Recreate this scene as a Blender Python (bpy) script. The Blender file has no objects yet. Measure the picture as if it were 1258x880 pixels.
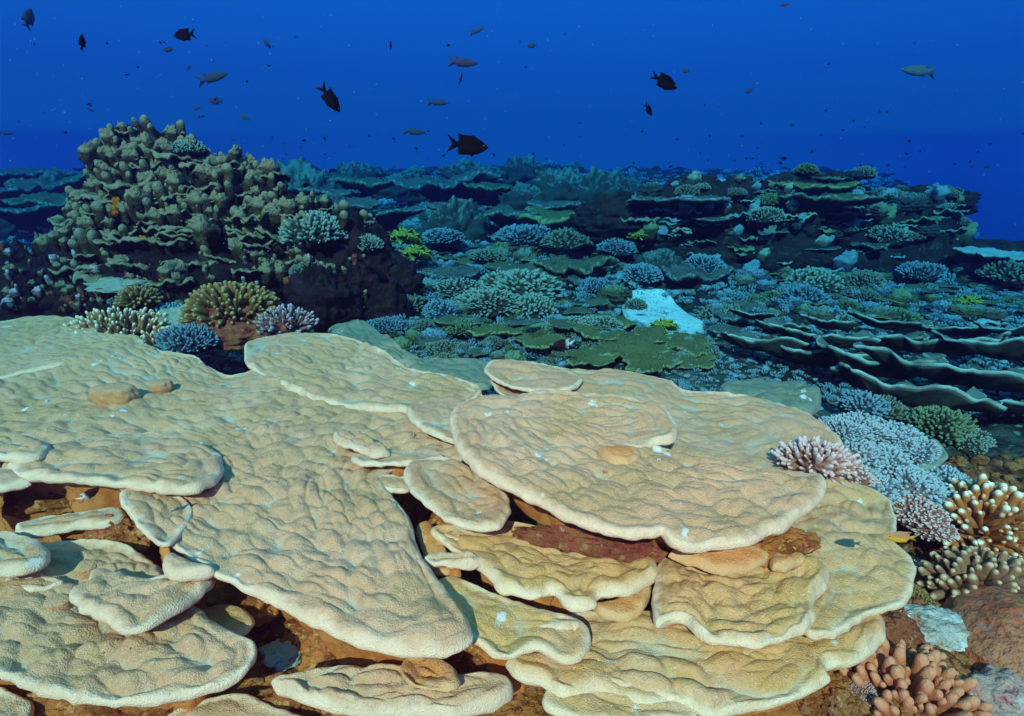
import bpy, math, random
import numpy as np
from mathutils import Vector, Matrix, Quaternion
from mathutils.bvhtree import BVHTree

R = math.radians
random.seed(7)
rng = np.random.default_rng(11)
scene = bpy.context.scene
COL = scene.collection

# ------------------------------------------------------------------ camera
PITCH = R(20.5)
CAM = Vector((0, 0, 1.5))
cam_d = bpy.data.cameras.new('camera')
cam_d.sensor_width = 36; cam_d.lens = 18; cam_d.clip_start = 0.05; cam_d.clip_end = 500
cam = bpy.data.objects.new('camera', cam_d); COL.objects.link(cam)
cam.location = CAM; cam.rotation_euler = (R(90) - PITCH, 0, 0)
scene.camera = cam
scene.view_settings.view_transform = 'Standard'; scene.view_settings.look = 'None'
scene.view_settings.exposure = 1.50; scene.view_settings.gamma = 1
scene.cycles.volume_bounces = 1
scene.cycles.max_bounces = 8
scene.cycles.diffuse_bounces = 3

# ------------------------------------------------------------------ light of the water column (the "sky" of this place) and the sun
world = bpy.data.worlds.new('World'); scene.world = world; world.use_nodes = True
nt = world.node_tree; nt.nodes.clear()
o_ = nt.nodes.new('ShaderNodeOutputWorld'); bg = nt.nodes.new('ShaderNodeBackground')
tc = nt.nodes.new('ShaderNodeTexCoord'); sp = nt.nodes.new('ShaderNodeSeparateXYZ')
mr = nt.nodes.new('ShaderNodeMapRange'); mr.inputs['From Min'].default_value = -1; mr.inputs['From Max'].default_value = 1
cr = nt.nodes.new('ShaderNodeValToRGB')
nt.links.new(tc.outputs['Generated'], sp.inputs[0]); nt.links.new(sp.outputs['Z'], mr.inputs['Value'])
nt.links.new(mr.outputs[0], cr.inputs[0]); nt.links.new(cr.outputs[0], bg.inputs[0]); nt.links.new(bg.outputs[0], o_.inputs[0])
WORLD_STOPS = [(0.0, (0.0006, 0.006, 0.02)), (0.35, (0.0015, 0.016, 0.06)), (0.48, (0.006, 0.110, 0.165)), (0.50, (0.006, 0.130, 0.178)),
               (0.524, (0.006, 0.128, 0.178)), (0.534, (0.006, 0.086, 0.168)), (0.545, (0.005, 0.063, 0.162)), (0.5696, (0.004, 0.048, 0.174)), (0.621, (0.0035, 0.050, 0.204)),
               (0.75, (0.005, 0.10, 0.27)), (0.88, (0.016, 0.21, 0.33)), (1.0, (0.035, 0.32, 0.40))]
el = cr.color_ramp.elements
el[0].position = WORLD_STOPS[0][0]; el[0].color = WORLD_STOPS[0][1] + (1,)
el[1].position = WORLD_STOPS[-1][0]; el[1].color = WORLD_STOPS[-1][1] + (1,)
for p_, c_ in WORLD_STOPS[1:-1]:
    e_ = el.new(p_); e_.color = c_ + (1,)
bg.inputs[1].default_value = 1.0

SUN_EL, SUN_AZ = 42, -14          # azimuth: degrees to the left of straight behind the camera
sun_d = bpy.data.lights.new('sun', 'SUN'); sun_d.energy = 5.0; sun_d.angle = R(0.6); sun_d.color = (1.0, 0.395, 0.265)
sun = bpy.data.objects.new('sun', sun_d); COL.objects.link(sun)
sun.location = (0, -3, 6)
sun.rotation_euler = (R(90 - SUN_EL), 0, R(SUN_AZ))

# ------------------------------------------------------------------ numpy noise
def _h(ix, iy, iz, s):
    n = (ix.astype(np.int64) * 374761393 + iy.astype(np.int64) * 668265263 + iz.astype(np.int64) * 2147483647 + s * 1274126177) & 0xffffffff
    n = ((n ^ (n >> 13)) * 1274126177) & 0xffffffff
    n = ((n ^ (n >> 16)) * 2246822519) & 0xffffffff
    return ((n ^ (n >> 15)) & 0xffffff) / float(0xffffff)

def vnoise(p, s=0):
    i = np.floor(p).astype(np.int64); f = p - i; f = f * f * (3 - 2 * f)
    r = 0
    for dx in (0, 1):
        wx = f[:, 0] if dx else 1 - f[:, 0]
        for dy in (0, 1):
            wy = f[:, 1] if dy else 1 - f[:, 1]
            for dz in (0, 1):
                wz = f[:, 2] if dz else 1 - f[:, 2]
                r = r + wx * wy * wz * _h(i[:, 0] + dx, i[:, 1] + dy, i[:, 2] + dz, s)
    return r * 2 - 1

def fbm(p, oct=4, s=0, gain=0.5):
    a, r, t = 1.0, 0, 0
    for k in range(oct):
        r = r + a * vnoise(p * (2 ** k) + 17.3 * k, s + k); t += a; a *= gain
    return r / t

def worley(p, s=0, jit=0.9):
    i = np.floor(p).astype(np.int64)
    F1 = np.full(len(p), 9.0); F2 = np.full(len(p), 9.0)
    for dx in (-1, 0, 1):
        for dy in (-1, 0, 1):
            for dz in (-1, 0, 1):
                c = i + np.array((dx, dy, dz))
                q = np.stack([_h(c[:, 0], c[:, 1], c[:, 2], s + k * 31) for k in range(3)], 1)
                d = np.sqrt((((c + 0.5 + (q - 0.5) * jit) - p) ** 2).sum(1))
                F2 = np.where(d < F1, F1, np.minimum(F2, d)); F1 = np.minimum(F1, d)
    return F1, F2

def P3(x, y, z=0.0):
    x = np.asarray(x, float).ravel()
    y = np.broadcast_to(np.asarray(y, float).ravel(), x.shape); z = np.broadcast_to(np.asarray(z, float).ravel(), x.shape)
    return np.stack([x, y, z], 1)

def sstep(a, b, x):
    t = np.clip((x - a) / (b - a), 0, 1); return t * t * (3 - 2 * t)

# ------------------------------------------------------------------ view rays
FWD = Vector((0, math.cos(PITCH), -math.sin(PITCH))); UP = Vector((0, math.sin(PITCH), math.cos(PITCH)))
def ray(px, py):
    return (Vector((1, 0, 0)) * ((px - 629) / 629) + FWD + UP * ((440 - py) / 629))
def on_z(px, py, z):
    d = ray(px, py); return CAM + d * ((z - CAM.z) / d.z)
def at_y(px, py, y):
    d = ray(px, py); return CAM + d * (y / d.y)
def px_size(p):                     # metres per photograph pixel at a point
    return (p - CAM).dot(FWD) / 629

# ------------------------------------------------------------------ object helpers
def mesh_np(name, V, F, smooth=True, attrs=None):
    me = bpy.data.meshes.new(name)
    V = np.asarray(V, np.float32); F = [np.asarray(f, np.int32) for f in (F if isinstance(F, list) else [F]) if len(f)]
    me.vertices.add(len(V)); me.vertices.foreach_set('co', V.ravel())
    nl = sum(f.size for f in F); npoly = sum(len(f) for f in F)
    me.loops.add(nl); me.polygons.add(npoly)
    me.loops.foreach_set('vertex_index', np.concatenate([f.ravel() for f in F]))
    tot = np.concatenate([np.full(len(f), f.shape[1], np.int32) for f in F])
    st = np.concatenate([[0], np.cumsum(tot)[:-1]]).astype(np.int32)
    me.polygons.foreach_set('loop_start', st); me.polygons.foreach_set('loop_total', tot)
    me.polygons.foreach_set('use_smooth', np.full(npoly, smooth))
    for k, a in (attrs or {}).items():
        at = me.attributes.new(k, 'FLOAT', 'POINT'); at.data.foreach_set('value', np.asarray(a, np.float32))
    me.update(); me.validate()
    return me

def link(name, me, mat=None, parent=None, loc=None, rot=None, scale=None):
    if mat and me and not me.materials: me.materials.append(mat)
    o = bpy.data.objects.new(name, me); COL.objects.link(o)
    if parent: o.parent = parent
    if loc is not None: o.location = loc
    if rot is not None: o.rotation_euler = rot
    if scale is not None: o.scale = scale if hasattr(scale, '__len__') else (scale,) * 3
    return o

def tag(o, label, cat, group=None):
    o['label'] = label; o['category'] = cat
    if group: o['group'] = group
    return o

def thing(name, label, cat, loc=(0, 0, 0), rotz=0, group=None):
    o = bpy.data.objects.new(name, None); COL.objects.link(o); o.empty_display_size = 0.05
    o.location = loc; o.rotation_euler = (0, 0, rotz)
    return tag(o, label, cat, group)

def grid_faces(nu, nv, wrap_u=False, off=0):
    # index = j*nu + i ; i along u, j along v
    i = np.arange(nu if wrap_u else nu - 1); j = np.arange(nv - 1)
    I, J = np.meshgrid(i, j); I2 = (I + 1) % nu
    return (np.stack([J * nu + I, J * nu + I2, (J + 1) * nu + I2, (J + 1) * nu + I], -1).reshape(-1, 4) + off)

# ------------------------------------------------------------------ materials
def new_mat(name, rough=0.6, spec=0.35):
    m = bpy.data.materials.new(name); m.use_nodes = True
    b = m.node_tree.nodes['Principled BSDF']; b.inputs['Roughness'].default_value = rough
    b.inputs['Specular IOR Level'].default_value = spec * 0.22      # wet surfaces under water reflect very little
    return m, m.node_tree, b
def N(t, typ, **kw):
    n = t.nodes.new(typ)
    for k, v in kw.items():
        if k in ('operation', 'blend_type', 'data_type', 'feature', 'attribute_name', 'distance'): setattr(n, k, v)
        else: n.inputs[k].default_value = v
    return n
def mixc(t, fac, a, b, mode='MIX'):
    n = t.nodes.new('ShaderNodeMix'); n.data_type = 'RGBA'; n.blend_type = mode
    for s, v in ((0, fac), (6, a), (7, b)):
        if hasattr(v, 'is_linked') or hasattr(v, 'links'): t.links.new(v, n.inputs[s])
        else: n.inputs[s].default_value = v if s == 0 else tuple(v) + (1,)
    return n.outputs[2]
def ramp(t, src, a, b, lo=0.0, hi=1.0, smooth=True):
    n = t.nodes.new('ShaderNodeMapRange'); n.interpolation_type = 'SMOOTHSTEP' if smooth else 'LINEAR'
    t.links.new(src, n.inputs[0]); n.inputs[1].default_value = a; n.inputs[2].default_value = b
    n.inputs[3].default_value = lo; n.inputs[4].default_value = hi
    return n.outputs[0]
def attr(t, name):
    n = t.nodes.new('ShaderNodeAttribute'); n.attribute_name = name; return n.outputs['Fac']
def coords(t, obj=True):
    return t.nodes.new('ShaderNodeTexCoord').outputs['Object' if obj else 'Generated']
def worldpos(t):
    return t.nodes.new('ShaderNodeNewGeometry').outputs['Position']
def noise(t, co, scale, detail=3, rough=0.55):
    n = t.nodes.new('ShaderNodeTexNoise'); t.links.new(co, n.inputs['Vector'])
    n.inputs['Scale'].default_value = scale; n.inputs['Detail'].default_value = detail; n.inputs['Roughness'].default_value = rough
    return n.outputs['Fac']
def voro(t, co, scale, feature='F1'):
    n = t.nodes.new('ShaderNodeTexVoronoi'); t.links.new(co, n.inputs['Vector']); n.feature = feature
    n.inputs['Scale'].default_value = scale
    return n.outputs['Distance']
def bump(t, b, hs):
    prev = None
    for h, strength, dist in hs:
        n = t.nodes.new('ShaderNodeBump'); t.links.new(h, n.inputs['Height'])
        n.inputs['Strength'].default_value = strength; n.inputs['Distance'].default_value = dist
        if prev: t.links.new(prev, n.inputs['Normal'])
        prev = n.outputs[0]
    t.links.new(prev, b.inputs['Normal'])

def plate_material(name, tan, olive, valley, rim, under, under2):
    m, t, b = new_mat(name, 0.62, 0.3)
    co = worldpos(t)
    edge, crest, und = attr(t, 'edge'), attr(t, 'crest'), attr(t, 'under')
    c = mixc(t, ramp(t, noise(t, co, 3.5, 4), 0.38, 0.62), tan, olive)
    c = mixc(t, ramp(t, noise(t, co, 2.1, 5, 0.6), 0.50, 0.66, 0, 0.6), c, (0.64, 0.38, 0.24))
    c = mixc(t, ramp(t, noise(t, co, 11, 4, 0.6), 0.58, 0.68, 0, 0.5), c, tuple(x * .62 for x in tan))
    c = mixc(t, ramp(t, crest, 0.62, 0.05, 0, 0.85), c, valley)  # pale teal valleys: mostly light on the ridges put into colour, partly pale growth
    mot = noise(t, co, 60, 3, 0.7)
    c = mixc(t, ramp(t, mot, 0.35, 0.75, 0, 0.35), c, tuple(min(1, x * 1.5) for x in tan))
    pol = voro(t, co, 230)                     # polyp pits
    c = mixc(t, ramp(t, pol, 0.1, 0.45, 0.30, 0.0), c, (0.80, 0.75, 0.62))
    # bare scars
    sc = ramp(t, noise(t, co, 7.0, 5, 0.6), 0.655, 0.69)
    c = mixc(t, sc, c, (0.66, 0.62, 0.56))
    sc2 = ramp(t, noise(t, co, 150, 2), 0.71, 0.75)
    c = mixc(t, sc2, c, (0.85, 0.85, 0.8))
    ma = t.nodes.new('ShaderNodeMath'); ma.operation = 'MULTIPLY_ADD'; t.links.new(noise(t, co, 16, 4, 0.65), ma.inputs[0]); ma.inputs[1].default_value = 0.05; t.links.new(edge, ma.inputs[2])
    er = ramp(t, ma.outputs[0], 0.056, 0.022, 0, 0.9)
    c = mixc(t, er, c, rim)
    u = mixc(t, ramp(t, noise(t, co, 14, 5, 0.65), 0.35, 0.65), under, under2)
    u = mixc(t, ramp(t, noise(t, co, 26, 4, 0.7), 0.58, 0.72), u, (0.10, 0.03, 0.02))
    c = mixc(t, und, c, u)
    t.links.new(c, b.inputs['Base Color'])
    bump(t, b, [(noise(t, co, 28, 2, 0.5), 0.22, 0.012), (pol, 0.6, 0.004), (mot, 0.3, 0.006), (noise(t, co, 260, 2, 0.7), 0.7, 0.003)])
    return m

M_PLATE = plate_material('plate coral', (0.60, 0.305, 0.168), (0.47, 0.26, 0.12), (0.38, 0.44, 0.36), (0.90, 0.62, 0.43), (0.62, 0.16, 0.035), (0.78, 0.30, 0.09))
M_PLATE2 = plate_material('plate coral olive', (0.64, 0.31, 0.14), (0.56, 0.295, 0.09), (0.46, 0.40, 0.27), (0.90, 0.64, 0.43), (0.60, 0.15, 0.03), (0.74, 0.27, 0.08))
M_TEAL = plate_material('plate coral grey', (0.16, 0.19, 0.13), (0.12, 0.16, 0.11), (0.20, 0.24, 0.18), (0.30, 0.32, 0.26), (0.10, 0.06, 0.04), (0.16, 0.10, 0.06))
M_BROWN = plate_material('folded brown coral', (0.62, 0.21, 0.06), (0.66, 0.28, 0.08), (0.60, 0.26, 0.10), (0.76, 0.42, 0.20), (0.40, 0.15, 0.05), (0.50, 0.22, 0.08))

def coral_material(name, base, tip, deep, tipat=0.75, scale=90, bumps=0.5, patch=None):
    m, t, b = new_mat(name, 0.65, 0.3)
    co = coords(t)
    tp = attr(t, 'tip')
    wp = worldpos(t)
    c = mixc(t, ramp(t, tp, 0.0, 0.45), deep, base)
    c = mixc(t, ramp(t, noise(t, wp, 5, 4), 0.35, 0.65, 0, 0.5), c, tuple(x * 0.6 for x in base))
    if patch: c = mixc(t, ramp(t, noise(t, wp, 9, 4), 0.52, 0.66), c, patch)
    c = mixc(t, ramp(t, tp, tipat, min(tipat + 0.2, 1.0)), c, tip)
    t.links.new(c, b.inputs['Base Color'])
    bump(t, b, [(noise(t, wp, scale, 3, 0.7), bumps, 0.01), (voro(t, wp, scale * 2.2), bumps * 0.7, 0.004)])
    return m

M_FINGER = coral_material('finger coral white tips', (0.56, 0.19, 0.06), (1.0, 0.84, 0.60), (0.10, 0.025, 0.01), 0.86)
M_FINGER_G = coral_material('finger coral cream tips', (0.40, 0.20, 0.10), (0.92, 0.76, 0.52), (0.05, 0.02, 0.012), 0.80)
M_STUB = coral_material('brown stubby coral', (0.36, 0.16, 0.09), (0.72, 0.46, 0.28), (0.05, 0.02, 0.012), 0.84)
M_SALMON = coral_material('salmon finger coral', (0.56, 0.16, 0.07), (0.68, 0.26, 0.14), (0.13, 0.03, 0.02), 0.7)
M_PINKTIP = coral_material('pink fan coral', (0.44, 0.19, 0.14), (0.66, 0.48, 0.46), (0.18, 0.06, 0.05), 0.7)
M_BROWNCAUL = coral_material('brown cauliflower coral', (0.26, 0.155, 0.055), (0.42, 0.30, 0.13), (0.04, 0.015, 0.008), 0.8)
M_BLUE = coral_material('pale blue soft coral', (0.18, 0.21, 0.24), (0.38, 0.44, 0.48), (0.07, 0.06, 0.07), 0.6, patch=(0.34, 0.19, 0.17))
M_TOWER = coral_material('tower coral', (0.060, 0.038, 0.020), (0.27, 0.225, 0.14), (0.010, 0.006, 0.004), 0.66, 38, 1.6, patch=(0.12, 0.085, 0.045))  # pale tops, dark sides: rim light and shade put into the colour
BUSHY = [coral_material('bush coral brown', (0.066, 0.065, 0.046), (0.141, 0.202, 0.160), (0.011, 0.011, 0.010), 0.55),  # cyan highlights put into the tips, shade of the gaps into the deep tones
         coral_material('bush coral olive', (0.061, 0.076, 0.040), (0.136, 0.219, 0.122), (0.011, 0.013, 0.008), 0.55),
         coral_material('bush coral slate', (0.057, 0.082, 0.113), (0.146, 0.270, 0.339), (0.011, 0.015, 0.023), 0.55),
         coral_material('bush coral pale', (0.083, 0.097, 0.080), (0.209, 0.312, 0.263), (0.013, 0.015, 0.013), 0.6)]  # less red in bush and table corals: the water's tint is put into the colour
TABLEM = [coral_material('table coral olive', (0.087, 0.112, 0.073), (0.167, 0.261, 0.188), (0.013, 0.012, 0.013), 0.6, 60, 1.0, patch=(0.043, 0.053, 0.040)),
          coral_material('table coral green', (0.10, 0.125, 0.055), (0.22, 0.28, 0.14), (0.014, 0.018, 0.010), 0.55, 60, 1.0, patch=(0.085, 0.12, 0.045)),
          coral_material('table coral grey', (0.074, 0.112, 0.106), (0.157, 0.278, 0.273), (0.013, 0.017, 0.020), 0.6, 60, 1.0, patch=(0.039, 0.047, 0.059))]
M_GREEN = coral_material('yellow green leaf coral', (0.16, 0.20, 0.03), (0.30, 0.34, 0.06), (0.03, 0.03, 0.01), 0.7, 60, 0.5)
M_PALEBLUE = coral_material('bleached blue plate', (0.22, 0.33, 0.34), (0.34, 0.46, 0.46), (0.05, 0.05, 0.05), 0.8, 60, 0.5)
M_SCROLL = coral_material('scroll coral', (0.085, 0.13, 0.115), (0.26, 0.42, 0.40), (0.02, 0.018, 0.02), 0.8, 50, 0.5)

def rock_material(name, cols, scale=4.0, pebble=True):
    m, t, b = new_mat(name, 0.8, 0.2)
    wp = worldpos(t)
    c = mixc(t, ramp(t, noise(t, wp, scale, 5, 0.6), 0.36, 0.62), cols[0], cols[1])
    c = mixc(t, ramp(t, noise(t, wp, scale * 2.3, 5, 0.65), 0.54, 0.66), c, cols[2])
    if len(cols) > 3: c = mixc(t, ramp(t, noise(t, wp, scale * 1.7, 4, 0.6), 0.60, 0.68), c, cols[3])
    if len(cols) > 4: c = mixc(t, ramp(t, noise(t, wp, scale * 6, 3, 0.6), 0.60, 0.68), c, cols[4])
    sp_ = ramp(t, noise(t, wp, 45, 3, 0.7), 0.66, 0.74)
    c = mixc(t, sp_, c, tuple(min(1, x * 2.6 + 0.03) for x in cols[1]))
    t.links.new(c, b.inputs['Base Color'])
    bump(t, b, [(noise(t, wp, 12, 6, 0.7), 0.9, 0.05), (voro(t, wp, 40), 0.6, 0.012), (noise(t, wp, 90, 3, 0.7), 0.6, 0.008)])
    return m
M_SUB = rock_material('encrusted rust rock', [(0.24, 0.06, 0.02), (0.58, 0.19, 0.05), (0.66, 0.32, 0.12), (0.38, 0.04, 0.05), (0.70, 0.36, 0.10)], 7)
M_PURPLE = rock_material('dark rock with purple crust', [(0.010, 0.007, 0.008), (0.026, 0.018, 0.018), (0.06, 0.012, 0.05), (0.08, 0.02, 0.015)], 6)
M_DARK = rock_material('dark reef rock', [(0.012, 0.011, 0.014), (0.028, 0.026, 0.024), (0.05, 0.055, 0.05), (0.03, 0.018, 0.03)], 4)  # ridge rock near black: shade of its unlit face put into the colour
M_REDROCK = rock_material('red crusted rock', [(0.22, 0.045, 0.03), (0.32, 0.11, 0.05), (0.42, 0.05, 0.07), (0.40, 0.20, 0.10)], 12)
M_BOULDER = rock_material('brown fleshy boulder', [(0.52, 0.13, 0.06), (0.60, 0.21, 0.10), (0.42, 0.19, 0.15), (0.66, 0.22, 0.08)], 6)
M_PINKROCK = rock_material('pink coralline crust', [(0.42, 0.20, 0.17), (0.50, 0.32, 0.26), (0.45, 0.12, 0.14), (0.60, 0.50, 0.46)], 9)
M_SANDY = rock_material('pale sandy rubble', [(0.50, 0.44, 0.36), (0.62, 0.58, 0.50), (0.45, 0.24, 0.16), (0.70, 0.70, 0.66)], 9)
M_SAND = rock_material('white sand', [(0.40, 0.62, 0.62), (0.48, 0.72, 0.72), (0.34, 0.50, 0.50), (0.38, 0.58, 0.58), (0.22, 0.30, 0.28)], 5)  # sand made cyan: teal light of the water put into its colour
M_SPONGE = rock_material('orange sponge', [(0.60, 0.14, 0.01), (0.75, 0.22, 0.02), (0.5, 0.10, 0.01)], 10)

M_LILAC = coral_material('lilac knobby coral', (0.26, 0.15, 0.15), (0.50, 0.38, 0.42), (0.06, 0.02, 0.03), 0.7)
M_RUST = rock_material('rust growth', [(0.20, 0.06, 0.025), (0.42, 0.17, 0.06), (0.45, 0.10, 0.10), (0.50, 0.34, 0.22), (0.30, 0.03, 0.05)], 13)

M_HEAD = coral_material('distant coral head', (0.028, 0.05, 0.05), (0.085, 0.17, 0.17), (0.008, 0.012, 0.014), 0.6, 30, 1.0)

# ------------------------------------------------------------------ seabed
SANDC = on_z(818, 376, 0.24)
def terrain_h(x, y, raw=False):
    x = np.asarray(x, float); y = np.asarray(y, float)
    z = -0.02 + 0.055 * np.clip(y - 3.6, 0, 60)
    z = np.where(y > 22, -0.02 + 0.055 * 18.4 + 0.01 * (y - 22), z)
    # the reef falls away on the far right
    drop = sstep(0.62, 1.02, x / np.maximum(y, 2.0)) * sstep(6.5, 12.0, y)
    z = z - drop * (1.3 + 0.12 * np.clip(y - 6, 0, 40))
    # and dips behind the coral tower on the left
    z = z - 0.45 * sstep(-0.55, -0.9, x / np.maximum(y, 1.0)) * sstep(5.0, 8.0, y) * (1 - sstep(14, 22, y))
    # foreground right bank
    z = z + 0.16 * np.exp(-(((x - 1.15) / 0.45) ** 2 + ((y - 1.3) / 0.6) ** 2))
    if not raw:
        far = np.clip(y / 9, 0.35, 2.2)
        n = fbm(P3(x * 0.7, y * 0.7), 3, 3) * 0.20 * far + fbm(P3(x * 2.6, y * 2.6), 4, 9) * 0.11 * np.clip(far, .5, 1.6)
        F1, F2 = worley(P3(x * 2.2, y * 2.2, 0 * x), 5)
        n = n + (0.17 * (1 - F1)) * sstep(2.6, 4.0, y)
        F1, F2 = worley(P3(x * 7, y * 7, 0 * x), 6)
        n = n + 0.06 * (1 - F1)
        s = 1 - sstep(0.35, 0.75, np.sqrt(((x - SANDC.x) / 1.35) ** 2 + ((y - SANDC.y) / 1.15) ** 2))
        n = n * (1 - 0.93 * s)
        z = z + n
    return z

def build_seabed():
    ny, nx = 520, 460
    tv = np.linspace(0, 1, ny); ys = -5 + 5.6 * tv / 0.08
    ys = np.where(tv < 0.08, -5 + 5.6 * tv / 0.08, 0.6 * (31 / 0.6) ** ((tv - 0.08) / 0.92))
    us = np.linspace(-1, 1, nx)
    X = us[None, :] * (np.maximum(ys, 2.2)[:, None] * 0.55 + 3.2) ; X = np.clip(X * 1.25, -25, 25)
    Y = np.repeat(ys[:, None], nx, 1)
    Z = terrain_h(X.ravel(), Y.ravel()).reshape(X.shape)
    V = np.stack([X, Y, Z], -1).reshape(-1, 3)
    m, t, b = new_mat('seabed', 0.85, 0.2)
    wp = worldpos(t); co = wp
    mid = mixc(t, ramp(t, noise(t, wp, 1.6, 6, 0.7), 0.40, 0.60), (0.008, 0.012, 0.014), (0.06, 0.09, 0.08))  # reef flat beyond the plates: blue-green water tint put into these colours
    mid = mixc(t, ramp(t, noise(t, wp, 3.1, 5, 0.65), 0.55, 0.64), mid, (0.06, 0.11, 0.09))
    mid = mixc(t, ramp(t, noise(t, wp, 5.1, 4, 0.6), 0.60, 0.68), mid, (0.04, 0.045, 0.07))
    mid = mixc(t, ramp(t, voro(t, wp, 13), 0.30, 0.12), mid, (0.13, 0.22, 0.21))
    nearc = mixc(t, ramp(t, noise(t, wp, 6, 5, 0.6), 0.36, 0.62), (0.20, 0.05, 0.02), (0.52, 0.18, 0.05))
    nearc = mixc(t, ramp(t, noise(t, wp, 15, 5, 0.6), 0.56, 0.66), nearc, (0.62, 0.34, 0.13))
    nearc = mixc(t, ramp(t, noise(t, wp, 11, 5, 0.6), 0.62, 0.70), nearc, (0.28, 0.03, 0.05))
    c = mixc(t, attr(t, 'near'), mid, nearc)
    t.links.new(c, b.inputs['Base Color'])
    bump(t, b, [(noise(t, wp, 9, 6, 0.7), 1.0, 0.06), (voro(t, wp, 32), 0.7, 0.02), (noise(t, wp, 80, 3, 0.7), 0.5, 0.008)])
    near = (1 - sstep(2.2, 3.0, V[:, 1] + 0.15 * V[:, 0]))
    me = mesh_np('seabed', V, grid_faces(nx, ny), True, {'near': near})
    o = link('seabed', me, m); o['kind'] = 'structure'
    return V, grid_faces(nx, ny)
SV, SF = build_seabed()
SEA = BVHTree.FromPolygons([tuple(v) for v in SV.tolist()], SF.tolist())
def on_sea(px, py):
    d = ray(px, py).normalized(); h = SEA.ray_cast(CAM, d)
    return h[0]
def sea_z(x, y):
    h = SEA.ray_cast(Vector((x, y, 20)), Vector((0, 0, -1)))
    return h[0].z if h[0] else 0.0

# white sand patch lying in the reef flat
def sand_patch():
    pts = [(764, 358), (800, 352), (830, 358), (852, 370), (872, 378), (862, 392), (838, 398), (812, 396), (790, 384), (770, 372)]
    W = np.array([tuple(on_z(a, b_, 0.24))[:2] for a, b_ in pts]); B = resample(W, 140)
    C = W.mean(0); rr = np.linspace(0.02, 1, 26)
    G = C + (B - C)[None] * rr[:, None, None]
    x, y = G[..., 0].ravel(), G[..., 1].ravel()
    z = terrain_h(x, y) + 0.05 + 0.012 * fbm(P3(x * 9, y * 9), 3, 2) - 0.07 * sstep(0.85, 1.0, np.repeat(rr, 140))
    o = link('sand_patch', mesh_np('sand_patch', np.stack([x, y, z], 1), grid_faces(140, 26, True)), M_SAND); o['kind'] = 'structure'

def resample(W, n, closed=True, jitter=0.0, seed=0):
    W = np.asarray(W, float); k = len(W); out = []
    for i in range(k):
        p0, p1, p2, p3 = W[(i - 1) % k], W[i], W[(i + 1) % k], W[(i + 2) % k]
        for t in np.linspace(0, 1, 16, endpoint=False):
            # centripetal-ish Catmull-Rom with a soft tangent
            m1, m2 = (p2 - p0) * 0.42, (p3 - p1) * 0.42
            lim = np.linalg.norm(p2 - p1) * 1.1 + 1e-9
            for mm in (m1, m2):
                l = np.linalg.norm(mm)
                if l > lim: mm *= lim / l
            h = (2 * t ** 3 - 3 * t ** 2 + 1, t ** 3 - 2 * t ** 2 + t, -2 * t ** 3 + 3 * t ** 2, t ** 3 - t ** 2)
            out.append(h[0] * p1 + h[1] * m1 + h[2] * p2 + h[3] * m2)
    out = np.array(out); d = np.r_[0, np.cumsum(np.linalg.norm(np.roll(out, -1, 0) - out, axis=1))]
    o2 = np.vstack([out, out[:1]]); s = np.linspace(0, d[-1], n, endpoint=False)
    B = np.stack([np.interp(s, d, o2[:, 0]), np.interp(s, d, o2[:, 1])], 1)
    if jitter:
        T = np.roll(B, -1, 0) - np.roll(B, 1, 0); T /= np.linalg.norm(T, axis=1)[:, None] + 1e-9
        Nn = np.stack([T[:, 1], -T[:, 0]], 1)
        j = fbm(P3(B[:, 0] * 7, B[:, 1] * 7, seed), 3, seed) * jitter + (np.abs(vnoise(P3(B[:, 0] * 17, B[:, 1] * 17, seed), seed + 1)) - .3) * jitter * .55
        B = B + Nn * j[:, None]
    return B
sand_patch()

def edge_dist(x, y, B):
    d = np.full(len(x), 1e9); P = np.stack([x, y], 1)
    step = max(1, len(B) // 420); Q = B[::step]; A = Q; Bn = np.roll(Q, -1, 0); AB = Bn - A; L2 = (AB ** 2).sum(1) + 1e-12
    for i in range(len(Q)):
        t = np.clip(((P - A[i]) @ AB[i]) / L2[i], 0, 1)
        q = P - (A[i] + t[:, None] * AB[i]); d = np.minimum(d, (q ** 2).sum(1))
    return np.sqrt(d)

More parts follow.
